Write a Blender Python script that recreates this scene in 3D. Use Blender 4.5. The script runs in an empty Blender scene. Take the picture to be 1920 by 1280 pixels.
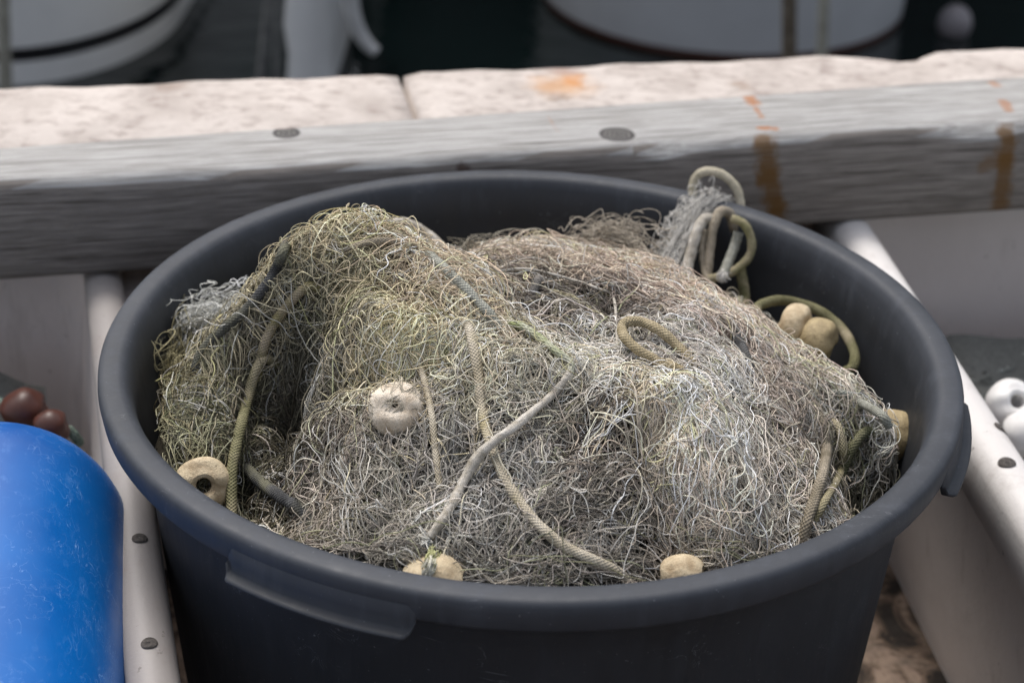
import bpy, math
import numpy as np
from mathutils import Matrix, Vector
rng = np.random.default_rng(7)
sc = bpy.context.scene
COL = sc.collection
# ------------------------------------------------------------------ camera
CP = (-0.0016, -1.0504, 0.5875, 0.5117, -0.0116, 0.0318); FL = 60.0
cx_, cy_, cz_, pit, yaw, rol = CP
FW = np.array([math.sin(yaw)*math.cos(pit), math.cos(yaw)*math.cos(pit), -math.sin(pit)])
RR = np.cross(FW, [0, 0, 1]); RR /= np.linalg.norm(RR); UU = np.cross(RR, FW)
R2 = RR*math.cos(rol)+UU*math.sin(rol); U2 = -RR*math.sin(rol)+UU*math.cos(rol)
CO = np.array([cx_, cy_, cz_]); FPX = FL/36*1920
cd = bpy.data.cameras.new('camera'); cam = bpy.data.objects.new('camera', cd); COL.objects.link(cam)
cd.lens = FL; cd.sensor_width = 36; cd.clip_start = 0.05; cd.clip_end = 300
M = Matrix.Identity(4)
for i in range(3):
    M[i][0] = R2[i]; M[i][1] = U2[i]; M[i][2] = -FW[i]; M[i][3] = CO[i]
cam.matrix_world = M
cd.dof.use_dof = True; cd.dof.focus_distance = 1.09; cd.dof.aperture_fstop = 6.7
sc.camera = cam
# ------------------------------------------------------------------ light
SUN_EL, SUN_AZ = math.radians(62), math.radians(-30)   # azimuth from +Y towards +X
w = bpy.data.worlds.new('World'); sc.world = w; w.use_nodes = True
nt = w.node_tree; nt.nodes.clear()
sky = nt.nodes.new('ShaderNodeTexSky'); sky.sky_type = 'NISHITA'; sky.sun_disc = False
sky.sun_elevation = SUN_EL; sky.sun_rotation = SUN_AZ; sky.air_density = 1.0; sky.dust_density = 4.0; sky.ozone_density = 1.0
bg = nt.nodes.new('ShaderNodeBackground'); bg.inputs[1].default_value = 0.15
wo = nt.nodes.new('ShaderNodeOutputWorld')
hs = nt.nodes.new('ShaderNodeHueSaturation'); hs.inputs['Saturation'].default_value = 0.45   # thin overcast
nt.links.new(sky.outputs[0], hs.inputs['Color']); nt.links.new(hs.outputs[0], bg.inputs[0]); nt.links.new(bg.outputs[0], wo.inputs[0])
sd = bpy.data.lights.new('sun', 'SUN'); sd.energy = 1.3; sd.angle = math.radians(18); sd.color = (1.0, 0.96, 0.90)
so = bpy.data.objects.new('sun', sd); COL.objects.link(so)
dv = Vector((math.sin(SUN_AZ)*math.cos(SUN_EL), math.cos(SUN_AZ)*math.cos(SUN_EL), math.sin(SUN_EL)))
so.rotation_euler = dv.to_track_quat('Z', 'Y').to_euler()
sc.view_settings.view_transform = 'Standard'; sc.view_settings.look = 'None'
sc.view_settings.exposure = 0.5; sc.view_settings.gamma = 1.0; sc.view_settings.use_curve_mapping = False
sc.render.engine = 'CYCLES'
sc.cycles.use_denoising = True
sc.cycles.max_bounces = 6
# ------------------------------------------------------------------ helpers
def px(u, v, z=None, y=None):
    d = FW+R2*(u-960)/FPX+U2*(640-v)/FPX
    t = (z-CO[2])/d[2] if z is not None else (y-CO[1])/d[1]
    return CO+d*t
def tag(o, label=None, cat=None, group=None, kind=None):
    if label: o['label'] = label
    if cat: o['category'] = cat
    if group: o['group'] = group
    if kind: o['kind'] = kind
    return o
def thing(name, loc, label, cat, group=None, rz=0.0):
    o = bpy.data.objects.new(name, None); COL.objects.link(o); o.location = loc; o.rotation_euler = (0, 0, rz)
    o.empty_display_size = 0.05
    return tag(o, label, cat, group)
def mesh(name, V, F, mat, parent=None, smooth=True, uv=None, loc=None, rz=0.0, inv=False):
    me = bpy.data.meshes.new(name)
    me.from_pydata([tuple(map(float, p)) for p in V], [], F); me.validate(); me.update()
    if smooth: me.polygons.foreach_set('use_smooth', [True]*len(me.polygons))
    if uv is not None:
        ul = me.uv_layers.new(name='UVMap')
        li = np.zeros(len(me.loops), dtype=np.int32); me.loops.foreach_get('vertex_index', li)
        ul.data.foreach_set('uv', np.asarray(uv, dtype=np.float32)[li].ravel())
    me.materials.append(mat)
    o = bpy.data.objects.new(name, me); COL.objects.link(o)
    if loc is not None: o.location = loc
    o.rotation_euler = (0, 0, rz)
    if parent is not None: o.parent = parent
    return o
def bevel(o, wd, seg=3):
    m = o.modifiers.new('bevel', 'BEVEL'); m.width = wd; m.segments = seg; m.limit_method = 'ANGLE'; m.angle_limit = math.radians(35)
    return o
def catmull(P, n):
    P = np.asarray(P, float); k = len(P)
    Q = np.vstack([2*P[0]-P[1], P, 2*P[-1]-P[-2]]); out = []
    for i in range(k-1):
        a, b, c, d = Q[i], Q[i+1], Q[i+2], Q[i+3]
        for j in range(n):
            t = j/n
            out.append(0.5*((2*b)+(-a+c)*t+(2*a-5*b+4*c-d)*t*t+(-a+3*b-3*c+d)*t**3))
    out.append(P[-1]); return np.array(out)
def tube_geo(P, rad, sides=12, cap=True):
    P = np.asarray(P, float); n = len(P)
    rad = np.full(n, rad) if np.isscalar(rad) else np.asarray(rad)
    T = np.gradient(P, axis=0); T /= np.linalg.norm(T, axis=1)[:, None]+1e-12
    a = np.array([0.3, 0.2, 1.0]); N = a-T[0]*(a@T[0]); N /= np.linalg.norm(N)
    V = []; UV = []; s = 0.0
    for i in range(n):
        if i: s += np.linalg.norm(P[i]-P[i-1])
        N = N-T[i]*(N@T[i]); N /= np.linalg.norm(N)+1e-12; B = np.cross(T[i], N)
        for j in range(sides+1):
            t = 2*math.pi*j/sides
            V.append(P[i]+rad[i]*(math.cos(t)*N+math.sin(t)*B)); UV.append((s, j/sides))
    m = sides+1
    F = [(i*m+j, i*m+j+1, (i+1)*m+j+1, (i+1)*m+j) for i in range(n-1) for j in range(sides)]
    if cap:
        F.append(tuple(range(sides))[::-1]); F.append(tuple((n-1)*m+j for j in range(sides)))
    return V, F, UV
def lathe_geo(prof, seg=64, axis_closed=False, a0=0.0, a1=2*math.pi):
    full = abs(a1-a0-2*math.pi) < 1e-6; m = seg if full else seg+1; V = []; F = []
    for (r, z) in prof:
        for j in range(m):
            t = a0+(a1-a0)*j/seg; V.append((r*math.cos(t), r*math.sin(t), z))
    k = len(prof)
    for i in range(k if axis_closed else k-1):
        i2 = (i+1) % k
        for j in range(seg):
            j2 = (j+1) % m
            F.append((i*m+j, i*m+j2, i2*m+j2, i2*m+j))
    if not full and axis_closed:
        F.append(tuple(i*m for i in range(k))); F.append(tuple(i*m+seg for i in range(k))[::-1])
    return V, F
# ------------------------------------------------------------------ materials
class NT:
    def __init__(s, name, rough=0.6, col=(0.5, 0.5, 0.5)):
        s.m = bpy.data.materials.new(name); s.m.use_nodes = True; s.t = s.m.node_tree
        s.b = s.t.nodes['Principled BSDF']; s.b.inputs['Roughness'].default_value = rough
        s.b.inputs['Base Color'].default_value = (*col, 1)
    def n(s, ty, **k):
        x = s.t.nodes.new(ty)
        for a, b in k.items(): setattr(x, a, b)
        return x
    def l(s, a, b): s.t.links.new(a, b)
    def co(s, kind='Object', scale=(1, 1, 1), rot=(0, 0, 0)):
        c = s.n('ShaderNodeTexCoord'); m = s.n('ShaderNodeMapping'); m.inputs['Scale'].default_value = scale; m.inputs['Rotation'].default_value = rot
        s.l(c.outputs[kind], m.inputs[0]); return m.outputs[0]
    def noise(s, vec, sc_, det=6, ro=0.6, dist=0.0):
        x = s.n('ShaderNodeTexNoise'); s.l(vec, x.inputs['Vector']); x.inputs['Scale'].default_value = sc_
        x.inputs['Detail'].default_value = det; x.inputs['Roughness'].default_value = ro; x.inputs['Distortion'].default_value = dist
        return x.outputs['Fac']
    def vor(s, vec, sc_, feature='F1'):
        x = s.n('ShaderNodeTexVoronoi', feature=feature); s.l(vec, x.inputs['Vector']); x.inputs['Scale'].default_value = sc_
        return x.outputs['Distance']
    def ramp(s, f, stops):
        r = s.n('ShaderNodeValToRGB'); e = r.color_ramp.elements
        while len(e) < len(stops): e.new(0.5)
        for i, (p, c) in enumerate(stops):
            e[i].position = p; e[i].color = (*(c if hasattr(c, '__len__') else (c, c, c)), 1)
        s.l(f, r.inputs[0]); return r.outputs[0]
    def mix(s, f, a, b, mode='MIX'):
        x = s.n('ShaderNodeMix', data_type='RGBA', blend_type=mode)
        for v, i in ((f, 0), (a, 6), (b, 7)):
            if hasattr(v, 'is_output') or hasattr(v, 'links'): s.l(v, x.inputs[i])
            elif i == 0: x.inputs[0].default_value = v
            else: x.inputs[i].default_value = (*v, 1)
        return x.outputs[2]
    def math(s, op, a, b=0.0, c=None):
        x = s.n('ShaderNodeMath', operation=op)
        for i, v in enumerate((a, b) if c is None else (a, b, c)):
            if hasattr(v, 'links'): s.l(v, x.inputs[i])
            else: x.inputs[i].default_value = v
        return x.outputs[0]
    def bump(s, h, st=0.3, d=0.002, prev=None):
        x = s.n('ShaderNodeBump'); x.inputs['Strength'].default_value = st; x.inputs['Distance'].default_value = d
        s.l(h, x.inputs['Height'])
        if prev is not None: s.l(prev, x.inputs['Normal'])
        return x.outputs[0]
    def col(s, v): s.l(v, s.b.inputs['Base Color'])
    def rgh(s, v): s.l(v, s.b.inputs['Roughness'])
    def nrm(s, v): s.l(v, s.b.inputs['Normal'])
    def sep(s, vec):
        x = s.n('ShaderNodeSeparateXYZ'); s.l(vec, x.inputs[0]); return x.outputs

def mat_tub():
    k = NT('dark_plastic', 0.5)
    o = k.co(); big = k.noise(o, 9, 5); fine = k.noise(k.co(scale=(1, 1, 0.12)), 60, 5, 0.7)
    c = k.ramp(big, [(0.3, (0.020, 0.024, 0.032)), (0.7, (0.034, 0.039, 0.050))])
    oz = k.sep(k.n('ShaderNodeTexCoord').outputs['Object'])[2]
    body = k.ramp(k.math('SUBTRACT', oz, -0.0), [(0.385, 1.0), (0.404, 0.0)])      # rim chalked by the sun; wall's shade painted in as near black
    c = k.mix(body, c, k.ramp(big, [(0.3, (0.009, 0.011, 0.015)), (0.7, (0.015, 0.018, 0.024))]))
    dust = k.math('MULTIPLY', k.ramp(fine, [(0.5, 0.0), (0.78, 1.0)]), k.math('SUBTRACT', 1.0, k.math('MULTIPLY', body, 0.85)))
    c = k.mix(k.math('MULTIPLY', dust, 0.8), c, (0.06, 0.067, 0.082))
    # fine pale scratches
    sp = k.noise(k.co(scale=(1, 1, 1)), 420, 2, 0.5)
    sk = k.ramp(sp, [(0.73, 0.0), (0.76, 1.0)])
    s1 = k.noise(k.co(scale=(1.0, 7.0, 3.0), rot=(0.3, 0.2, 0.7)), 18, 3, 0.6, 1.2)
    a = k.math('ABSOLUTE', k.math('SUBTRACT', s1, 0.5)); li = k.ramp(a, [(0.0, 1.0), (0.006, 0.0)])
    gate = k.ramp(k.noise(o, 22, 2), [(0.56, 0.0), (0.64, 1.0)])
    mk = k.math('MAXIMUM', k.math('MULTIPLY', sk, 0.6), k.math('MULTIPLY', k.math('MULTIPLY', li, gate), 0.55))
    c = k.mix(k.math('MULTIPLY', mk, 0.9), c, (0.2, 0.21, 0.23))
    k.col(c); k.rgh(k.ramp(fine, [(0.3, 0.55), (0.8, 0.75)]))
    k.nrm(k.bump(fine, 0.25, 0.0006, k.bump(big, 0.2, 0.002)))
    return k.m
def mat_twine(name='net_twine'):
    k = NT(name, 0.75); a = k.n('ShaderNodeAttribute', attribute_name='tint')
    f = k.noise(k.co(), 260, 3, 0.6)
    k.col(k.mix(1.0, a.outputs['Color'], k.ramp(f, [(0.3, 0.72), (0.7, 1.15)]), 'MULTIPLY'))
    k.b.inputs['Specular IOR Level'].default_value = 0.08
    return k.m
def mat_rope(name, c1, c2, c3=None, braid=0.0024, dirt=45):
    """braided cord: criss-cross plaits from the tube's own UVs (metres along, turns around)"""
    k = NT(name, 0.85); u = k.n('ShaderNodeTexCoord').outputs['UV']; s = k.sep(u)
    A = k.math('MULTIPLY', s[0], 2*math.pi/braid); B = k.math('MULTIPLY', s[1], 2*math.pi*8)
    p = k.math('SINE', k.math('ADD', A, B)); q = k.math('SINE', k.math('SUBTRACT', A, B))
    h = k.math('MULTIPLY', k.math('ADD', p, q), 0.25); h = k.math('ADD', h, 0.5)
    f = k.noise(k.co(), dirt, 5, 0.65); g = k.noise(k.co(), 420, 3, 0.6)
    c = k.ramp(f, [(0.36, c1), (0.62, c2)])
    if c3: c = k.mix(k.ramp(k.noise(k.co(), 26, 3), [(0.5, 0.0), (0.66, 1.0)]), c, c3)
    c = k.mix(1.0, c, k.ramp(h, [(0.1, 0.74), (0.6, 1.05)]), 'MULTIPLY')
    c = k.mix(1.0, c, k.ramp(g, [(0.3, 0.8), (0.7, 1.15)]), 'MULTIPLY')
    k.col(c); k.nrm(k.bump(g, 0.4, 0.0004, k.bump(h, 0.8, 0.0009))); k.b.inputs['Specular IOR Level'].default_value = 0.2
    return k.m
def mat_float(name, c1, c2):
    k = NT(name, 0.65); o = k.co()
    c = k.ramp(k.noise(o, 55, 5, 0.65), [(0.36, c2), (0.58, c1)])
    cell = k.vor(o, 620, 'DISTANCE_TO_EDGE')
    c = k.mix(k.ramp(cell, [(0.0, 0.30), (0.12, 0.0)]), c, (0.30, 0.23, 0.13))
    sp = k.ramp(k.noise(o, 300, 2), [(0.66, 0.0), (0.72, 1.0)]); c = k.mix(k.math('MULTIPLY', sp, 0.5), c, (0.12, 0.09, 0.05))
    k.col(c); k.nrm(k.bump(cell, 0.25, 0.0005, k.bump(k.noise(o, 110, 6, 0.7), 0.9, 0.0025)))
    return k.m
def plain(name, c1, c2, sc_=12, rough=0.6, bmp=0.2, scale=(1, 1, 1)):
    k = NT(name, rough); o = k.co(scale=scale); f = k.noise(o, sc_, 6, 0.62)
    k.col(k.ramp(f, [(0.33, c1), (0.67, c2)])); k.nrm(k.bump(f, bmp, 0.003)); return k.m
TUB = mat_tub(); TWINE = mat_twine()
# ------------------------------------------------------------------ setting: ground, water, quay
ZG = -0.42; ZW = -1.2
def mat_ground():
    k = NT('brown_stone_ground', 0.85); o = k.co()
    c = k.ramp(k.noise(o, 15, 8, 0.68, 0.6), [(0.45, (0.018, 0.013, 0.010)), (0.51, (0.13, 0.088, 0.062)), (0.58, (0.32, 0.235, 0.18))])
    c = k.mix(k.ramp(k.noise(o, 60, 6), [(0.45, 0.0), (0.7, 0.6)]), c, (0.05, 0.042, 0.035))
    k.col(c); k.nrm(k.bump(k.noise(o, 25, 8, 0.7), 0.8, 0.01)); return k.m
def grid_sheet(name, x0, x1, y0, y1, nx, ny, zf, mat):
    X = np.linspace(x0, x1, nx); Y = np.linspace(y0, y1, ny)
    V = [(x, y, zf(x, y)) for y in Y for x in X]
    F = [(j*nx+i, j*nx+i+1, (j+1)*nx+i+1, (j+1)*nx+i) for j in range(ny-1) for i in range(nx-1)]
    return mesh(name, V, F, mat)
BA = math.atan2(0.471-0.245, 0.474+0.459)     # run of beam and quay edge
bx, by = math.cos(BA), math.sin(BA)
# quay ground: bounded behind by the coping
V = []; e0 = np.array([-0.5, 0.50]); dr = np.array([bx, by])
far1 = e0-dr*6; far2 = e0+dr*6
nearv = np.array([by, -bx])
V = [(*far1, ZG), (*far2, ZG), (*(far2+nearv*9), ZG), (*(far1+nearv*9), ZG)]
g = mesh('quay_ground', V, [(0, 3, 2, 1)], mat_ground()); tag(g, kind='structure')
def mat_water():
    k = NT('harbour_water', 0.05, (0.002, 0.005, 0.005)); k.b.inputs['IOR'].default_value = 1.40
    k.nrm(k.bump(k.noise(k.co(scale=(1, 1.5, 1)), 5.5, 4, 0.5, 0.3), 0.22, 0.03)); return k.m
wt = mesh('water', [(-60, 0.6, ZW), (60, 0.6, ZW), (60, 130, ZW), (-60, 130, ZW)], [(0, 1, 2, 3)], mat_water()); tag(wt, kind='structure')
# coping stones
def mat_stone():
    k = NT('pink_limestone', 0.8); o = k.co()
    c = k.ramp(k.noise(o, 14, 7, 0.6), [(0.3, (0.38, 0.33, 0.298)), (0.6, (0.56, 0.502, 0.46))])
    pits = k.ramp(k.noise(k.co(scale=(1, 1.6, 1)), 52, 6, 0.7), [(0.50, 0.0), (0.64, 1.0)]); c = k.mix(k.math('MULTIPLY', pits, 0.55), c, (0.20, 0.15, 0.13))
    # ochre rust bleeding out of two iron pins
    g_ = k.n('ShaderNodeNewGeometry').outputs['Position']
    for (u, v, r, cc) in ((1052, 160, 0.030, (0.50, 0.24, 0.07)), (1045, 130, 0.017, (0.22, 0.10, 0.06)), (1075, 152, 0.012, (0.52, 0.2, 0.03)), (320, 160, 0.014, (0.26, 0.19, 0.15)), (1555, 135, 0.012, (0.24, 0.19, 0.17)), (1052, 182, 0.010, (0.16, 0.10, 0.06)), (1395, 160, 0.010, (0.24, 0.16, 0.11)), (1862, 158, 0.008, (0.42, 0.2, 0.08))):
        p = px(u, v, z=-0.05)
        vm = k.n('ShaderNodeVectorMath', operation='DISTANCE'); k.l(g_, vm.inputs[0]); vm.inputs[1].default_value = tuple(p)
        d = k.math('ADD', vm.outputs['Value'], k.math('MULTIPLY', k.math('SUBTRACT', k.noise(o, 38, 6, 0.7), 0.5), 0.06))
        c = k.mix(k.math('MULTIPLY', k.ramp(k.math('MULTIPLY', d, 1/(2*r)), [(0.2, 1.0), (0.75, 0.0)]), 0.6), c, cc)
    k.col(c); k.nrm(k.bump(k.noise(o, 45, 7, 0.65), 0.5, 0.006)); return k.m
STONE = mat_stone()
kb = (px(0, 155, z=-0.05), px(1920, 80, z=-0.05))
def stone(s0, s1, label, notch=None):
    """one coping block between distances s0..s1 along the quay edge; uneven arris on the water side"""
    A = np.array([kb[0][0], kb[0][1]]); D = (np.array([kb[1][0], kb[1][1]])-A); L = np.linalg.norm(D); D /= L; Nn = np.array([D[1], -D[0]])
    n = max(12, int((s1-s0)/0.02)); V = []; F = []
    ph = s0*7
    for i in range(n+1):
        s = s0+(s1-s0)*i/n
        wob = 0.003*math.sin(s*31+ph)+0.002*math.sin(s*83+1.3)
        nz = 0.0
        if notch: nz = 0.022*math.exp(-((s-notch)/0.03)**2)
        e = 0.004 if i in (0, n) else 0.0
        for (off, z) in ((0.232, -0.30), (0.232, -0.062), (0.225, -0.052-e), (0.10, -0.050-e), (0.022+wob+nz, -0.0505-e), (0.005+wob+nz, -0.056-e-nz*0.4), (0.0+wob+nz, -0.070-nz*0.3), (0.004, -0.30)):
            p = A+D*s+Nn*off; V.append((p[0], p[1], z))
    for i in range(n):
        for j in range(8):
            a = i*8+j; b = i*8+(j+1) % 8; F.append((a, b, b+8, a+8))
    F.append(tuple(range(8))[::-1]); F.append(tuple(n*8+j for j in range(8)))
    o = mesh('coping_stone', V, F, STONE); return tag(o, label, 'stone block', 'pink limestone coping stones on the quay edge')
L_ = math.hypot(kb[1][0]-kb[0][0], kb[1][1]-kb[0][1]); sj = L_*0.365
stone(-1.2, sj-0.004, 'long pinkish limestone coping block left of the joint, behind the grey beam')
stone(sj+0.004, L_+1.2, 'pinkish limestone coping block right of the joint, stained ochre with rust', notch=L_*0.855)
qw = NT('quay_wall_stone', 0.9, (0.12, 0.1, 0.085)).m
A3 = np.array(kb[0]); D3 = (np.array(kb[1])-A3)/L_; N3 = np.array([D3[1], -D3[0], 0])
P = [A3-D3*4+N3*0.02, A3+D3*6+N3*0.02, A3+D3*6+N3*0.22, A3-D3*4+N3*0.22]
V = [(p[0], p[1], z) for z in (-1.6, -0.302) for p in P]
tag(mesh('quay_wall', V, [(0, 1, 5, 4), (1, 2, 6, 5), (2, 3, 7, 6), (3, 0, 4, 7), (4, 5, 6, 7)], qw, smooth=False), kind='structure')
# low stone ledge between the bins behind the tub
V = []
for z in (ZG, -0.125):
    for (x, y) in ((-0.375, 0.262), (0.27, 0.42), (0.26, 0.50), (-0.395, 0.345)): V.append((x, y, z))
o = mesh('stone_ledge', V, [(0, 1, 5, 4), (1, 2, 6, 5), (2, 3, 7, 6), (3, 0, 4, 7), (4, 5, 6, 7)], STONE, smooth=False); bevel(o, 0.008)
tag(o, 'low pink stone ledge peeping out between the left bin and the tub rim', 'stone ledge')
# ------------------------------------------------------------------ boats
def mat_hull(name, c, stripe=None, low=None):
    k = NT(name, 0.35); s = k.sep(k.n('ShaderNodeNewGeometry').outputs['Position'])
    f = k.noise(k.co(), 5, 5); col = k.mix(k.ramp(f, [(0.3, 0.0), (0.7, 0.35)]), c, tuple(x*0.7 for x in c))
    def band(z0, z1): return k.math('MULTIPLY', k.math('GREATER_THAN', s[2], z0), k.math('LESS_THAN', s[2], z1))
    if stripe: col = k.mix(band(*stripe), col, (0.008, 0.008, 0.01))
    if low: col = k.mix(band(-3, low[0]), col, low[1])
    k.col(col); return k.m
def hull(name, cx, ynear, hw, lb, length, ztop, mat, label, flare=0.10, band=True, yawdeg=0, wav=0.0):
    t = thing(name, (cx, ynear, ZW), label, 'boat', rz=math.radians(yawdeg))
    zs = np.linspace(-0.25, ztop-ZW, 14); n = 36; V = []; F = []
    for z in zs:
        k = 1+flare*max(z, 0)/0.3+(0.3*z if z < 0 else 0)
        fy = flare*max(z, 0)*1.1
        ring = []
        for i in range(n+1):
            a = math.pi*i/n
            ring.append((-hw*k*math.cos(a)*(1+wav*math.sin(z*38)), lb-(lb+fy)*math.sin(a), z))
        V += [(-hw*k, length, z)]+ring+[(hw*k, length, z)]
    m = n+3
    for r in range(len(zs)-1):
        for i in range(m-1):
            a = r*m+i; F.append((a, a+1, a+1+m, a+m))
    F.append(tuple((len(zs)-1)*m+i for i in range(m)))
    F.append(tuple(r*m for r in range(len(zs)))+tuple(r*m+m-1 for r in reversed(range(len(zs)))))
    mesh('hull', V, F, mat, parent=t)
    P = [V[(len(zs)-1)*m+i] for i in range(m)]
    P = np.array(P)+np.array([0, 0, 0.01]); v, f, u = tube_geo(P, 0.03, 8)
    mesh('rub_rail', v, f, WHITE, parent=t, uv=u)
    return t
WHITE = plain('white_gelcoat', (0.55, 0.55, 0.55), (0.68, 0.68, 0.67), 8, 0.35, 0.05)
hull('moored_boat', -1.57, 3.50, 0.43, 0.62, 3.4, -0.35, mat_hull('hull_striped', (0.80, 0.80, 0.78), stripe=(-1.13, -1.09)), 'out-of-focus pale boat hull with a black stripe, floating at the upper left', flare=0.0)
hull('moored_boat', 0.60, 3.93, 0.60, 0.62, 3.4, -0.4, mat_hull('hull_grey', (0.50, 0.51, 0.52), low=(-1.178, (0.06, 0.02, 0.012))), 'out-of-focus grey boat hull with rusty red waterline, floating at the upper centre right', flare=0.02)
DG = plain('dark_green_slab', (0.004, 0.008, 0.007), (0.007, 0.013, 0.012), 3, 0.5, 0.0)
# dark slabs added out of view to darken the water's reflection, gapped for sky
for k_, (ua, ub, lab) in enumerate(((-700, 505, 'unseen dark slab added at the left for the water to reflect'), (645, 668, 'narrow unseen dark slab added between the two wide ones'), (705, 2700, 'long unseen dark slab added behind the grey hull to darken the water'))):
    xa = px(ua, 60, y=6.3)[0]; xb = px(ub, 60, y=6.3)[0]
    t = thing('sky_blocker', ((xa+xb)/2, 6.3, ZW), lab, 'boat'); h = (xb-xa)/2; V = []
    for z, kf in ((-0.2, 0.97), (0.5, 0.99), (4.6, 1.0)):
        for (sx, sy) in ((-1, 0.0), (-0.9, -0.12), (0.9, -0.12), (1, 0.0), (1, 1.6), (-1, 1.6)): V.append((sx*h*kf, sy, z))
    F = [(r*6+i, r*6+(i+1) % 6, (r+1)*6+(i+1) % 6, (r+1)*6+i) for r in range(2) for i in range(6)]+[tuple(range(12, 18))]
    mesh('hull', V, F, DG, parent=t, smooth=False)  # faces of the added unseen slab, not a real boat's hull
def hangrope(u0, u1, y, r, mat, label, z0=-1.35, z1=0.5, sag=0.02):
    a = px(u0, 0, y=y); b = px(u1, 140, y=y); d = (b-a); d /= -d[2]
    P = [a+d*(a[2]-z)+np.array([sag*math.sin((z-a[2])*3), 0, 0]) for z in np.linspace(z1, z0, 24)]
    v, f, uv = tube_geo(P, r, 10); o = mesh('mooring_rope', v, f, mat, uv=uv)
    return tag(o, label, 'rope', 'mooring ropes in the blurred background')
ROPE_PALE = mat_rope('pale_mooring_rope', (0.26, 0.25, 0.21), (0.40, 0.39, 0.33), None, 0.02)
ROPE_GREY = mat_rope('grey_mooring_rope', (0.10, 0.10, 0.10), (0.2, 0.2, 0.19), None, 0.02)
hangrope(5, 18, 2.9, 0.017, ROPE_PALE, 'pale blurred mooring rope hanging at the far upper left')
hangrope(505, 498, 3.0, 0.012, ROPE_GREY, 'grey blurred mooring rope left of the bright water reflection')
hangrope(520, 528, 3.3, 0.011, ROPE_GREY, 'thin grey mooring rope beside the bright water reflection')
hangrope(1480, 1488, 3.1, 0.019, mat_rope('brown_mooring_rope', (0.10, 0.08, 0.06), (0.2, 0.17, 0.13), None, 0.02), 'brown blurred mooring rope hanging before the grey hull')
hangrope(1545, 1548, 3.0, 0.014, ROPE_PALE, 'pale blurred mooring rope right of the brown one')
p = px(588, 150, z=ZW); hull('moored_boat', p[0], p[1]-0.12, 0.064, 0.05, 0.5, -0.3, mat_hull('hull_white', (0.80, 0.80, 0.79)), 'narrow white boat end showing as the brightest blurred patch, left of centre', flare=0.0, wav=0.10)
a = px(652, -60, y=3.5); b = px(706, 98, y=3.5); mid = px(668, 50, y=3.5)
v, f, uv = tube_geo(catmull([a, px(655, 0, y=3.5), mid, px(690, 85, y=3.5), b], 8), np.linspace(0.030, 0.016, 33), 12)
tag(mesh('fender', v, f, plain('pale_fender', (0.42, 0.42, 0.42), (0.56, 0.56, 0.55), 10, 0.5), uv=uv), 'pale slanting fender, blurred, just right of the bright white patch', 'fender')
# pale round fender afloat at right
p = px(1790, 45, z=ZW+0.03)
prof = [(0.001, 0.062)]+[(0.055*math.sin(a), 0.062*math.cos(a)) for a in np.linspace(0.15, math.pi-0.1, 18)]+[(0.001, -0.062)]
v, f = lathe_geo(prof, 28); tag(mesh('fender', v, f, plain('fender_grey', (0.16, 0.15, 0.16), (0.24, 0.22, 0.23), 10, 0.5), loc=p), 'small pale round fender afloat at the upper right, blurred', 'fender')
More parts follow.
